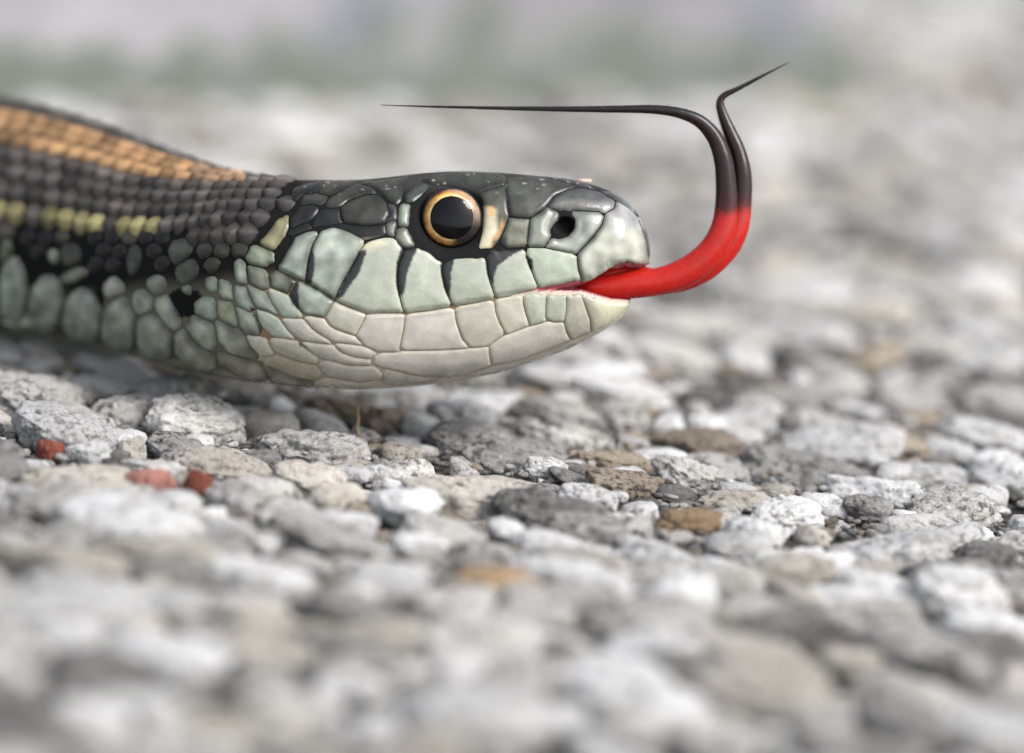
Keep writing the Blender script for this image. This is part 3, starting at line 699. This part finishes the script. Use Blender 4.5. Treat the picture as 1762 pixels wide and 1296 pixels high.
 (c3([(250,650),(320,640),(345,700),(320,735),(260,742)]), (0.12,0.125,0.10), .14),
 (c3([(0,640),(40,610),(62,680),(20,730),(0,745)]), (0.24,0.26,0.19), .16),
]
# dark pigment on pale scales, with its own edges
BLACKS = [
 c1([(155,480),(250,470),(205,560),(185,620),(170,720),(152,745),(128,680),(126,570)]), c1([(360,570),(440,535),(418,620),(416,700),(410,755),(380,700),(364,620)]),
 c1([(600,540),(640,490),(830,480),(745,522),(665,580),(648,625),(640,695),(610,620)]), c1([(808,515),(852,545),(852,606),(835,592)]),
 c2([(712,752),(760,650),(820,540),(845,480),(890,478),(848,600),(800,665),(760,725)]), c2([(550,660),(568,560),(588,470),(607,510),(607,585),(592,655),(570,670)]),
 c2([(460,690),(518,640),(520,700),(527,800),(485,775)]), c2([(255,780),(290,795),(300,850),(345,920),(335,950),(312,945),(300,890)]), c2([(512,965),(530,975),(560,1010),(530,998)]),
 c3([(690,850),(720,840),(800,900),(805,935),(770,960),(740,945)]), c3([(340,780),(420,810),(440,900),(415,895)]),
]
PIGMENT = [ # colour patches with soft edges
 (c1([(598,270),(655,285),(668,400),(635,490),(555,495),(575,400)]), (0.38, 0.355, 0.25), 6.5),
 (c1([(620,270),(640,270),(650,310),(625,320)]), (0.42, 0.24, 0.08), 4.0),
 (c1([(640,430),(670,400),(690,330),(700,360),(660,480),(625,490)]), (0.30, 0.16, 0.05), 4.0),
 (c5([(100,560),(120,660),(-20,700),(-10,600)]), (0.02, 0.02, 0.02), 5.0),
 (c5([(900,300),(1180,340),(1230,480),(1000,520),(880,450)]), (0.20, 0.20, 0.195), 16.0),
 (c2([(870,425),(960,420),(1000,440),(900,480),(860,470)]), (0.42, 0.385, 0.28), 8.0),
 (c1([(1180,760),(1370,770),(1300,880),(1200,900)]), (0.46, 0.445, 0.32), 10.0),
 (c5([(460,350),(600,345),(740,350),(860,358),(640,410),(520,400)]), (0.10, 0.107, 0.095), 10.0),
]
def snap_all(polys, tol=5.0):
    pts = [(k, i, p) for k, poly in enumerate(polys) for i, p in enumerate(poly)]
    out = [list(p) for p in polys]
    A = np.array([p for _, _, p in pts]); own = np.array([k for k, _, _ in pts])
    for q, (k, i, p) in enumerate(pts):
        d = np.hypot(A[:, 0] - p[0], A[:, 1] - p[1])
        m = (d < tol) & ((own != k) | (np.arange(len(pts)) == q))
        out[k][i] = tuple(A[m].mean(0))
    return out
_base = [s_[0] for s_ in SC]; _rf = random.Random(4)
for _r in range(5):
    for _k in range(17):
        fx = _k*29 - 10 + (14 if _r % 2 else 0) + _rf.uniform(-2, 2); fy = 408 + _r*23 + _rf.uniform(-2, 2)
        if fx > 445 or fy > np.interp(fx, [0, 150, 300, 450], [470, 505, 520, 470]) or fy < np.interp(fx, [0, 280, 330, 430, 450], [408, 404, 412, 430, 408]): continue
        q = np.array([[fx, fy]])
        if any(inpoly_v(q, p)[0] or segdist_v(q, p)[0] < 10.5 for p in _base): continue
        if fx < 285:
            col = (0.022, 0.022, 0.021)
            if any(abs(fx - m) < 14 for m in (112, 135, 230)) and fy < 450: col = (0.13, 0.12, 0.09)
        else:
            _m = _rf.uniform(0.5, 1.15); col = tuple(x*_m for x in (0.17, 0.168, 0.125))
        SC.append(([(fx - 15, fy + 3), (fx - 8, fy - 12), (fx + 7, fy - 13), (fx + 15, fy - 2), (fx + 8, fy + 13), (fx - 7, fy + 14)], col, .14))
polys = snap_all([s_[0] for s_ in SC])

def smooth_poly(poly, cut=0.2, step=2.6):
    n = len(poly); out = []
    for i in range(n):
        p = np.array(poly[i]); a = np.array(poly[i - 1]); b = np.array(poly[(i + 1) % n])
        out.append(p + (a - p)*cut); out.append(p + (b - p)*cut)
    res = []
    m = len(out)
    for i in range(m):
        a, b = out[i], out[(i + 1) % m]; L = np.linalg.norm(b - a); k = max(1, int(round(L/step)))
        for q in range(k): res.append(a + (b - a)*q/k)
    return np.array(res)
def inset(poly, d):
    p = np.asarray(poly); t = np.roll(p, -1, 0) - np.roll(p, 1, 0); L = np.linalg.norm(t, axis=1, keepdims=True); t = t/np.maximum(L, 1e-6)
    area = 0.5*np.sum(p[:, 0]*np.roll(p[:, 1], -1) - np.roll(p[:, 0], -1)*p[:, 1])
    n = np.stack([-t[:, 1], t[:, 0]], 1)*(1 if area > 0 else -1)
    return p + n*d
def grow_all(polys):
    """let neighbouring outlines meet half-way, so that only a thin seam of skin stays between them"""
    from mathutils.kdtree import KDTree
    B = [smooth_poly(smooth_poly(p, 0.25, 999.0) if np.mean([q[0] for q in p]) < 340 else p, 0.14, 3.0) for p in polys]
    kd = KDTree(sum(len(b) for b in B)); own = []
    for k, b in enumerate(B):
        for q in b: kd.insert((q[0], q[1], 0), len(own)); own.append(k)
    kd.balance()
    out = []
    for k, b in enumerate(B):
        n = -(inset(b, 1.0) - b)
        mv = np.zeros(len(b)); cx = b[:, 0].mean(); cy = b[:, 1].mean()
        pale = max(SC[k][1]) > 0.28
        G = 5.0 if pale and cx > 330 else (4.0 if pale else 2.5)
        for i, q in enumerate(b):
            best = None
            for co, idx, d in kd.find_range((q[0], q[1], 0), 11.0):
                if own[idx] != k and (best is None or d < best[0]): best = (d, own[idx])
            if best is None: mv[i] = 0.0 if cx > 930 else 0.8; continue
            if inpoly(q[0], q[1], B[best[1]]): mv[i] = -min(best[0]*0.5, 4.0)
            else: mv[i] = min(best[0]*0.5, G)
        for _ in range(2 if cx > 330 else 10): mv = (np.roll(mv, 1) + 2*mv + np.roll(mv, -1))/4
        out.append(b + n*mv[:, None])
    return out
def scale_patch(b, base, dome, step=2.7, shoulder=6.5):
    pale_low = b[:, 1].mean() > 500
    b = inset(b, 0.55 if pale_low else 0.95)
    x0, y0 = b.min(0); x1, y1 = b.max(0)
    size = math.sqrt(max(1.0, (x1 - x0)*(y1 - y0)))
    sh = min(shoulder*(0.8 if pale_low else 1.0), size*0.22)
    gx, gy = np.meshgrid(np.arange(x0, x1, step), np.arange(y0, y1, step*0.87))
    gx = gx + (np.arange(gx.shape[0]) % 2)[:, None]*step*0.5
    Q = np.stack([gx.ravel(), gy.ravel()], 1)
    if len(Q): Q = Q[inpoly_v(Q, b)]
    if len(Q): Q = Q[segdist_v(Q, b) > step*0.5]
    nb = len(b)
    vs, es, fs, *_ = geometry.delaunay_2d_cdt([Vector(q) for q in np.concatenate([b, Q])], [(i, (i + 1) % nb) for i in range(nb)], [], 1, 1e-5)
    V = np.array([v[:] for v in vs])
    d = segdist_v(V, b); k = np.minimum(1.0, d/sh)
    hgt = dome*0.5*np.sqrt(np.maximum(0.0, 1 - (1 - k)**2)) + 0.6*dome*np.sin(np.minimum(1.0, d/(size*0.5))*math.pi/2) + 0.03
    rs = random.Random(int(x0*13 + y0*7))
    tint = 1 + rs.uniform(-0.07, 0.07)
    nz = np.array([noise.noise(Vector((x*0.05, y*0.05, x0*0.01))) for x, y in V]); n2 = np.array([noise.noise(Vector((x*0.22, y*0.22, 9.0))) for x, y in V])
    c = np.array(base)[None, :]*tint*(1 + 0.14*nz + 0.07*n2)[:, None]
    if max(base) > 0.28:                                   # growth rings: scale margins a little more yellow
        f = (1 - smv(0, 9, d))*0.30; c = c*(1 - f[:, None]) + c*np.array((1.0, 0.93, 0.74))*f[:, None]
    else:                                                  # crown plates: darker margins, pale dust specks on top
        f = smv(0, 11, d); c = c*(0.45 + 0.55*f)[:, None]*(1 + 0.5*nz)[:, None]
        if x0 > 480 and y0 < 345:
            sp = np.array([noise.noise(Vector((x*0.10, y*0.30, 2.0))) for x, y in V])
            f = (smv(0.42, 0.6, sp)*smv(345, 312, V[:, 1])*0.7)[:, None]; c = c*(1 - f) + np.array((0.34, 0.32, 0.28))*f
    bb = lambda pg, m: not (max(q[0] for q in pg) < x0 - m or min(q[0] for q in pg) > x1 + m or max(q[1] for q in pg) < y0 - m or min(q[1] for q in pg) > y1 + m)
    for pg, pc, soft in PIGMENT:
        if not bb(pg, soft): continue
        dd = segdist_v(V, pg)*np.where(inpoly_v(V, pg), 1, -1); f = smv(-soft, soft, dd)[:, None]
        c = c*(1 - f) + np.array(pc)[None, :]*(1 + 0.25*nz)[:, None]*f
    for pg in BLACKS:
        if not bb(pg, 3): continue
        dd = segdist_v(V, pg)*np.where(inpoly_v(V, pg), 1, -1) + 1.6*n2; f = smv(-1.6, 1.6, dd)[:, None]
        c = c*(1 - f) + np.array(BLK)[None, :]*f
    out = np.empty((len(V), 3))
    for i in range(len(V)):
        yy = V[i, 1]
        if V[i, 0] > 880:                                  # lips end cleanly at the mouth opening
            yy = min(yy, ul(V[i, 0]) + 0.5) if b[:, 1].mean() < 0.5*(ul(V[i, 0]) + ll(V[i, 0])) else max(yy, ll(V[i, 0]) - 0.5)
        loc, n = hit(V[i, 0], yy); out[i] = loc + n*float(hgt[i])
    return out, [tuple(f) for f in fs], np.maximum(c, 0.008)
polys = grow_all(polys)
tone = lambda c: tuple(x*k for x, k in zip(c, (0.515, 0.51, 0.50))) if max(c) > 0.2 else tuple(x*0.36 for x in c)
far_v, far_f, far_c, far_n = [], [], [], 0
mir_z = -(D0 + 4.5)
for poly, (_, base, dome) in zip(polys, SC):
    v, f, c = scale_patch(poly, tone(base), dome)
    # outward winding
    wv = w_arr(v); cen = wv.mean(0)
    me = mesh_from('scale', wv - cen, f, cols=c)
    bm = bmesh.new(); bm.from_mesh(me); bmesh.ops.recalc_face_normals(bm, faces=bm.faces); bm.to_mesh(me); bm.free()
    me.polygons.foreach_set('use_smooth', np.full(len(me.polygons), True))
    mx = np.mean([q[0] for q in poly]); my = np.mean([q[1] for q in poly])
    add_obj('scale', me, M_SNOUT if mx > 955 and my < 460 else M_SCALE, snake, Vector(cen - np.array(SN_LOC)))
    if mx > 560:                                           # the same shield on the far side of the head
        u = v.copy(); u[:, 2] = 2*mir_z - u[:, 2]
        far_v.append(w_arr(u)); far_f += [tuple(k + far_n for k in reversed(q)) for q in f]; far_c.append(c); far_n += len(u)

# ------------------------------------------------------------------ keeled scales of the back in rows
ringpos = lambda t: float(np.interp(t, ts, np.arange(nr)))
def surf(fi, ph):
    """points and normals on the body at rings fi, angles ph (0 = top outline, towards the lens positive); arrays"""
    fi = np.atleast_1d(np.asarray(fi, float)); ph = np.atleast_1d(np.asarray(ph, float))
    i = np.clip(fi, 1, nr - 4).astype(int); fr = (fi - i)[:, None]
    fj = (ph/(2*math.pi)*NPH) % NPH; j = fj.astype(int); fq = (fj - j)[:, None]
    g = lambda a, b: P[a, b % NPH]
    p = (g(i, j)*(1 - fq) + g(i, j + 1)*fq)*(1 - fr) + (g(i + 1, j)*(1 - fq) + g(i + 1, j + 1)*fq)*fr
    n = np.cross(g(i + 2, j) - g(i - 1, j), g(i, j + 3) - g(i, j - 2)); n = n/np.maximum(np.linalg.norm(n, axis=1, keepdims=True), 1e-9)
    n = n*np.where((n*(p - cenv[i])).sum(1) < 0, -1, 1)[:, None]
    return p, n
RI = np.arange(nr)
DORSAL_ZONE = [(-400,-200),(-400,470),(0,412),(130,406),(280,406),(330,418),(380,430),(428,432),(452,412),(480,372),(500,345),(506,318),(508,280),(510,200)]
_tp = np.concatenate(polys); _to = np.concatenate([np.full(len(p), k) for k, p in enumerate(polys)])
def on_traced(x, y, m):
    d = np.hypot(_tp[:, 0] - x, _tp[:, 1] - y)
    if d.min() < m: return True
    return any(inpoly(x, y, polys[k]) for k in set(_to[d < 90].tolist()))
ORANGE = np.array((0.245, 0.143, 0.068)); DBR = np.array((0.022,0.020,0.018)); DBR2 = np.array((0.060,0.052,0.047))
PATCH_Y = [((118,372),26,17),((0,352),32,22),((30,350),22,16),((205,392),30,15),((248,392),28,16),((170,392),16,10),((94,362),16,12)]
ROWD = math.radians(10.4)
s_start = float(np.interp(14.45, ts, sarc)); s_end = sarc[-1] - 4
PITCH_S = 1.5
stuff_v, stuff_f, stuff_c, sn = far_v, far_f, far_c, far_n
NU, NV = 8, 7
_u = np.repeat(np.linspace(-1, 1, NU), NV); _q = np.tile(np.linspace(-1, 1, NV), NU)
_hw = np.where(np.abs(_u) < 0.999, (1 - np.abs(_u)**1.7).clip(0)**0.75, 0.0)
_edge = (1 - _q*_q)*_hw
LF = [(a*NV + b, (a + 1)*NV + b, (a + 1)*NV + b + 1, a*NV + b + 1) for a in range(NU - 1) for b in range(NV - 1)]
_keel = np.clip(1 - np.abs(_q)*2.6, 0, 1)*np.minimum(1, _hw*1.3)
def lattice_scale(s0, row, L_, Wf):
    fi = np.interp(s0 + _u*L_, sarc, RI)
    ph = np.interp(fi, RI, rollv) + row*ROWD + _q*_hw*ROWD*Wf
    p, n = surf(fi, ph)
    h = (0.05 + 0.24*(_u*0.5 + 0.5))*np.minimum(1.0, _edge*1.6 + 0.06) + 0.13*_keel - 0.03
    return p + n*h[:, None], LF
n_dorsal = 0
nrows = 11
for row in range(-nrows, nrows + 1):
    s = s_start + (PITCH_S*0.5 if row % 2 else 0.0)
    while s < s_end:
        fi = float(np.interp(s, sarc, np.arange(nr))); t = float(np.interp(fi, np.arange(nr), ts))
        growth = 0.74 + 0.28*sm(15, 20, t)
        if t > 40: growth *= max(0.35, crom(Wd, t)/7.2)
        ph = rollv[int(fi)] + row*ROWD
        _a, _ = surf([fi, min(fi + 2, nr - 3)], [ph, ph]); _i = int(fi)
        stretch = np.linalg.norm(_a[1] - _a[0])/max(1e-6, np.interp(fi + 2, RI, sarc) - np.interp(fi, RI, sarc))
        pitch = PITCH_S*growth/min(max(stretch, 0.6), 2.5)
        p, n = surf(fi, ph); p = p[0]
        px, py, dep = to_px(p)
        phn = (ph + math.pi) % (2*math.pi) - math.pi
        near = -0.35 < phn < 2.4
        infr = -40 < px and t < 22.2
        traced = near and infr and (not inpoly(px, py, DORSAL_ZONE) or on_traced(px, py, 6.0))
        if not traced and not (px > 506 and infr):
            v, f = lattice_scale(s + random.uniform(-0.06, 0.06), row + random.uniform(-0.06, 0.06), pitch*random.uniform(0.66, 0.74), random.uniform(0.74, 0.84))
            rs = random.Random(int(s*100) + row*977)
            kk = rs.random()
            if abs(row) <= 1:
                c = ORANGE*(0.8 + 0.35*kk)
                if px > 330 and infr: c = c*0.75 + np.array((0.2, 0.15, 0.13))*0.25
                if px > 425 and infr: c = DBR2*(0.8 + 0.5*kk)
                if abs(row) == 1 and kk < 0.25: c = c*0.6
            elif abs(row) <= 6: c = (DBR*(1 - kk) + DBR2*kk)
            elif abs(row) <= 8: c = np.array((0.16, 0.15, 0.08)) if kk > 0.45 else np.array((0.04, 0.037, 0.03))
            else: c = np.array((0.40, 0.46, 0.36)) if kk > 0.3 else np.array((0.05, 0.05, 0.04))
            if near and infr and px > -30:
                if abs(row) > 6:
                    c = np.array((0.06, 0.055, 0.046))*(0.6 + 0.7*kk)
                    if py > 395:
                        c = np.array((0.020, 0.020, 0.019))*(0.8 + kk*0.6)
                        if px > 285: c = np.array((0.105, 0.105, 0.080))*(0.5 + 0.8*kk)
                        elif noise.noise(Vector((px*0.02, 4.0, 0))) > 0.12: c = np.array((0.085, 0.078, 0.062))*(0.6 + 0.7*kk)
                for (cx, cy), rx, ry in PATCH_Y:
                    e = ((px - cx)/rx)**2 + ((py - cy)/ry)**2
                    if e < 1.25 and kk > 0.2: c = np.array((0.23, 0.205, 0.095))*(0.45 + 0.7*kk)
            rnd = np.array([noise.noise(Vector(q)*3.1) for q in v])[:, None]
            cc = c[None, :]*(1 + (1.0 if max(c) < 0.15 else 0.3)*_keel[:, None])*((0.22 if max(c) < 0.15 else 0.5) + (0.78 if max(c) < 0.15 else 0.5)*np.minimum(1, _edge*1.3))[:, None]*(1 + 0.5*rnd)*(0.6 + 0.7*random.random())  # highlight along the keel painted into the colour, edges darkened
            wv = w_arr(v)
            if near and infr and -20 < px and inpoly(px, py, DORSAL_ZONE):
                cen = wv.mean(0)
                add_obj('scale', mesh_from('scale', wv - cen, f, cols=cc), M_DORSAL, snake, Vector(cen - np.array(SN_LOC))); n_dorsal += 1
            else:
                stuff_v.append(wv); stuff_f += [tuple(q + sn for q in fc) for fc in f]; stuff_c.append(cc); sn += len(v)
        s += pitch
# broad belly plates out of the frame and on the underside
s = float(np.interp(19.5, ts, sarc))
while s < s_end:
    fi = float(np.interp(s, sarc, np.arange(nr))); t = float(np.interp(fi, np.arange(nr), ts))
    pl = 2.7*max(0.35, min(1, crom(Wd, t)/7.0))
    vs = []
    for a in range(6):
        u = a/5*2 - 1
        f2 = float(np.interp(s + u*pl*0.52, sarc, np.arange(nr)))
        for b in range(15):
            q = b/14*2 - 1
            ph = rollv[int(f2)] + math.pi + q*math.radians(60)*(1 - 0.10*u*u)
            p, n = surf(f2, ph)
            vs.append(p[0] + n[0]*(0.22*math.sqrt(max(0, 1 - u**4))*(1 - q**8) - 0.03))
    if not (t < 22.2):
        stuff_v.append(w_arr(np.array(vs)))
        stuff_f += [tuple(sn + k for k in (a*15 + b, a*15 + b + 1, (a + 1)*15 + b + 1, (a + 1)*15 + b)) for a in range(5) for b in range(14)]
        stuff_c.append(np.tile(np.array((0.46, 0.50, 0.42)), (90, 1))); sn += 90
    s += pl
sv = np.concatenate(stuff_v) - np.array(SN_LOC)
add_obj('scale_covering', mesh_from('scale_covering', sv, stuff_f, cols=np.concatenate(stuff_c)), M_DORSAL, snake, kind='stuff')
print('dorsal scales', n_dorsal, 'head', len(SC))

# ------------------------------------------------------------------ eye
def lathe(prof, n=72):
    """profile of (radius, height towards lens) in mm -> verts, faces round z"""
    v, f = [], []
    for (r, z) in prof:
        for k in range(n): a = 2*math.pi*k/n; v.append((r*math.cos(a), r*math.sin(a), z))
    for i in range(len(prof) - 1):
        for k in range(n): f.append((i*n + k, i*n + (k + 1) % n, (i + 1)*n + (k + 1) % n, (i + 1)*n + k))
    return np.array(v), f
locE, nE = hit(*EYE)
mmpp = -locE.z/F_PX
RE = 50*mmpp
e_ax = Vector((0.06, 0.05, 1)).normalized()
e_rot = np.array(Vector((0, 0, 1)).rotation_difference(e_ax).to_matrix())
e_c = np.array(unproj(EYE[0], EYE[1], 0)); e_c = np.array(unproj(EYE[0], EYE[1], -(locE.z + D0)))     # on the floor of the socket
e_c[2] = locE.z + 0.30
m_ball, nt, b = nm('eye_black'); b.inputs['Base Color'].default_value = (0.006, 0.006, 0.007, 1); b.inputs['Roughness'].default_value = 0.5; b.inputs['Specular IOR Level'].default_value = 0.1
m_pup, nt, b = nm('pupil_black'); b.inputs['Base Color'].default_value = (0.002, 0.002, 0.003, 1); b.inputs['Roughness'].default_value = 0.6; b.inputs['Specular IOR Level'].default_value = 0.0
m_iris, nt, b = nm('golden_iris')
at = N(nt, 'ShaderNodeAttribute', attribute_name='Col')
gp = N(nt, 'ShaderNodeNewGeometry')
nz = N(nt, 'ShaderNodeTexNoise', Scale=3200.0, Detail=5.0, Roughness=0.7); nt.links.new(gp.outputs['Position'], nz.inputs['Vector'])
rr_ = ramp(nt, [(0.30, (0.35, 0.25, 0.2)), (0.5, (1, 1, 1)), (0.75, (1.25, 1.2, 1.1))]); nt.links.new(nz.outputs['Fac'], rr_.inputs[0])
nt.links.new(mixrgb(nt, at.outputs['Color'], rr_.outputs[0], 1.0, 'MULTIPLY'), b.inputs['Base Color']); b.inputs['Roughness'].default_value = 0.45; b.inputs['Specular IOR Level'].default_value = 0.1
m_cor = bpy.data.materials.new('clear_spectacle'); m_cor.use_nodes = True; nt = m_cor.node_tree; nt.nodes.clear()
tr = N(nt, 'ShaderNodeBsdfTransparent'); gl = N(nt, 'ShaderNodeBsdfGlossy', Roughness=0.015); fr = N(nt, 'ShaderNodeFresnel', IOR=1.33)
mx = N(nt, 'ShaderNodeMixShader'); om = N(nt, 'ShaderNodeOutputMaterial')
nt.links.new(fr.outputs[0], mx.inputs[0]); nt.links.new(tr.outputs[0], mx.inputs[1]); nt.links.new(gl.outputs[0], mx.inputs[2]); nt.links.new(mx.outputs[0], om.inputs[0])
def eye_part(name, prof, mat, parent, cols=None, off=None):
    v, f = lathe(prof)
    vv = v @ e_rot.T + e_c
    wv = w_arr(vv)
    cc = cols(v) if cols else None
    return add_obj(name, mesh_from(name, wv - e_w, f, cols=cc), mat, parent, Vector(e_w - np.array(SN_LOC)) if parent == snake else Vector((0, 0, 0)))
e_w = w_arr(np.array([e_c]))[0]
# eyeball dome: radius RE at the rim, rising 0.62 RE
def dome(R, top, n=16, r0=0.0, z0=0.0):
    return [(R*math.sin(k/n*math.pi/2) if k else 1e-4, z0 + top*math.cos(k/n*math.pi/2)) for k in range(n, -1, -1)] if r0 == 0 else None
eye = eye_part('eye', [(RE*1.08, -0.35), (RE*1.06, -0.02)] + dome(RE*1.02, 0.30)[1:], m_ball, snake)
ir0, ir1 = RE*0.735, RE*0.99
def iris_z(r): return 0.42 - 0.22*(r/ir1)**2
def iris_cols(v):
    out = np.empty((len(v), 3))
    for i, (x, y, z) in enumerate(v):
        r = (math.hypot(x, y) - ir0)/(ir1 - ir0); a = math.degrees(math.atan2(y, x)) % 360
        inner = np.array((0.85, 0.60, 0.24)); mid_ = np.array((0.62, 0.30, 0.065)); outer = np.array((0.10, 0.032, 0.010))
        c = inner*(1 - sm(0.15, 0.5, r)) + mid_*sm(0.15, 0.5, r); k = sm(0.55, 1.0, r); c = c*(1 - k) + outer*k
        # lower front: natural dark pigment, with a dark reflection painted in
        da = abs((a - 328 + 180) % 360 - 180)
        k = 1 - sm(44, 66, da); c = c*(1 - k) + np.array((0.02, 0.014, 0.012))*k
        da = abs((a - 45 + 180) % 360 - 180); k = (1 - sm(25, 70, da))*0.6; c = c*(1 - k) + np.array((0.40, 0.28, 0.20))*k  # pale reflection at the upper front, painted into the iris colour
        c = c*(1 + 0.45*noise.noise(Vector((math.cos(math.radians(a))*3, math.sin(math.radians(a))*3, r*2.5))))
        out[i] = c
    return out
eye_part('iris', [(ir0 + (ir1 - ir0)*k/10, iris_z(ir0 + (ir1 - ir0)*k/10)) for k in range(10, -1, -1)] + [(ir0, iris_z(ir0) - 0.1)], m_iris, eye, iris_cols)
eye_part('pupil', [(ir0*1.01, 0.33), (ir0*0.6, 0.345), (1e-4, 0.35)], m_pup, eye)
eye_part('cornea', dome(RE*1.05, 0.86, 28), m_cor, eye)

# ------------------------------------------------------------------ tongue: sheath, red base and two black tines
def tube(path, sx=1.0, n=20, per=8):
    """path of (px, py, radius px, depth mm); smooth round sweep"""
    pts = [(unproj(p[0], p[1], p[3]), p[2]*(D0 + p[3])/F_PX) for p in path]
    C = [p for p, _ in pts]; Rr = [r for _, r in pts]
    v, f, pp = [], [], []
    m = (len(path) - 1)*per + 1
    for i in range(m):
        t = i/per; c = crom(C, t); r = max(0.006, crom(Rr, t))
        tau = (crom(C, min(t + 0.1, len(C) - 1)) - crom(C, max(t - 0.1, 0))).normalized()
        a = Vector((0, 0, 1)); a = (a - tau*a.dot(tau)).normalized(); b = tau.cross(a)
        for k in range(n):
            q = 2*math.pi*k/n
            v.append((c + a*(r*sx*math.cos(q)) + b*(r*math.sin(q)))[:]); pp.append((i, t))
    for i in range(m - 1):
        for k in range(n): f.append((i*n + k, i*n + (k + 1) % n, (i + 1)*n + (k + 1) % n, (i + 1)*n + k))
    f.append(tuple(range(n))[::-1]); f.append(tuple(range((m - 1)*n, m*n)))
    return np.array(v), f
zt = 3.6
near_t = [(985,494,9,zt+.6),(1015,493,17,zt),(1045,493,23,zt),(1090,489,25,zt),(1130,485,24,zt),(1165,475,25,zt),(1198,457,25,zt),(1226,430,24,zt),(1244,395,22,zt),(1250,355,20,zt),(1249,310,18,zt),(1243,270,16,zt),(1229,236,14,zt),
          (1204,209,11.5,zt-.2),(1170,195,9.4,zt-.4),(1130,189,8,zt-.5),(1080,188,6.6,zt-.6),(1000,188,5.2,zt-.7),(900,187,3.7,zt-.7),(800,185,2.5,zt-.6),(715,183,1.4,zt-.5),(655,181,.5,zt-.4)]
far_t = [(1085,490,20,zt+.5),(1130,487,21,zt+.6),(1176,479,22,zt+.7),(1217,459,22,zt+.7),(1250,428,21,zt+.7),(1268,393,20,zt+.7),(1275,350,18.5,zt+.7),(1277,300,16.5,zt+.7),(1270,262,14,zt+.8),(1256,228,12,zt+.9),(1244,198,9.2,zt+1),
         (1239,178,7,zt+1),(1246,165,5.4,zt+1),(1270,153,4,zt+1),(1312,131,2.4,zt+1),(1358,107,.5,zt+1)]
sheath = [(990,488,5,zt+.4),(1012,483,10,zt+.3),(1040,474,14,zt+.2),(1070,468,13,zt+.3),(1100,467,9.5,zt+.6),(1122,468,7,zt+.9),(1140,470,5,zt+1.1)]
tv, tf, tn = [], [], 0
for path, sx in ((near_t, 0.82), (far_t, 0.82), (sheath, 1.0)):
    v, f = tube(path, sx); tv.append(v); tf += [tuple(k + tn for k in q) for q in f]; tn += len(v)
tv = np.concatenate(tv); tc = np.empty((len(tv), 3))
RED = np.array((0.33, 0.011, 0.007)); RED2 = np.array((0.26, 0.016, 0.011)); DK = np.array((0.009, 0.006, 0.006)); MAR = np.array((0.035, 0.005, 0.005))
for i, q in enumerate(tv):
    px, py, _ = to_px(q)
    nzv = noise.noise(Vector((px*0.03, py*0.03, 0)))
    y = py + 14*nzv + 6*noise.noise(Vector((px*0.15, py*0.15, 4)))
    k = sm(382, 350, y) if px > 1150 or py < 300 else 0.0
    k2 = sm(362, 318, y) if px > 1150 or py < 300 else 0.0
    red = RED*(1 - 0.5*sm(0, 0.6, nzv)) + RED2*0.5*sm(0, 0.6, nzv)
    c = red*(1 - k) + MAR*k; c = c*(1 - 0.85*k2) + DK*0.85*k2
    if py < 200 and px < 1210: c = DK
    tc[i] = c
t_me = mesh_from('tongue', w_arr(tv) - np.array(SN_LOC), tf, cols=tc)
bm = bmesh.new(); bm.from_mesh(t_me); bmesh.ops.recalc_face_normals(bm, faces=bm.faces); bm.to_mesh(t_me); bm.free()
t_me.polygons.foreach_set('use_smooth', np.full(len(t_me.polygons), True))
add_obj('tongue', t_me, M_TONGUE, snake, label='red forked tongue with two thin black tines')

# ------------------------------------------------------------------ small debris
m_straw, nt, b = nm('dry_straw'); b.inputs['Base Color'].default_value = (0.16, 0.115, 0.065, 1); b.inputs['Roughness'].default_value = 0.8
g = ground_hit(616, 752, 0.6)
gc = to_px(to_cam(g))
v, f = tube([(618,752,3.0,gc[2]),(614,738,3.6,gc[2]),(617,722,2.8,gc[2]),(615,708,2.4,gc[2]),(619,697,0.9,gc[2])], n=8, per=4)
wv = w_arr(v)
add_obj('dry_stem', mesh_from('dry_stem', wv - np.array(g), f), m_straw, loc=g, label='tiny straw-brown stem standing up between stones under the jaw', category='stem')
m_flake, nt, b = nm('dry_skin_flake'); b.inputs['Base Color'].default_value = (0.42, 0.34, 0.29, 1); b.inputs['Roughness'].default_value = 0.7
loc, n = hit(1003, 312)
v, fz = rock_shape(3, 77, 2.0)
top = w_arr(np.array([loc + n*0.12]))[0]
vv = v*np.array((0.55, 0.3, 0.14))
vv = np.array([(R3 @ Vector(q))[:] for q in (vv[:, [0, 2, 1]])])*MM
add_obj('soil_crumb', mesh_from('soil_crumb', vv, fz), m_flake, loc=Vector(top), label='pinkish crumb of soil stuck on top of the snout', category='crumb')
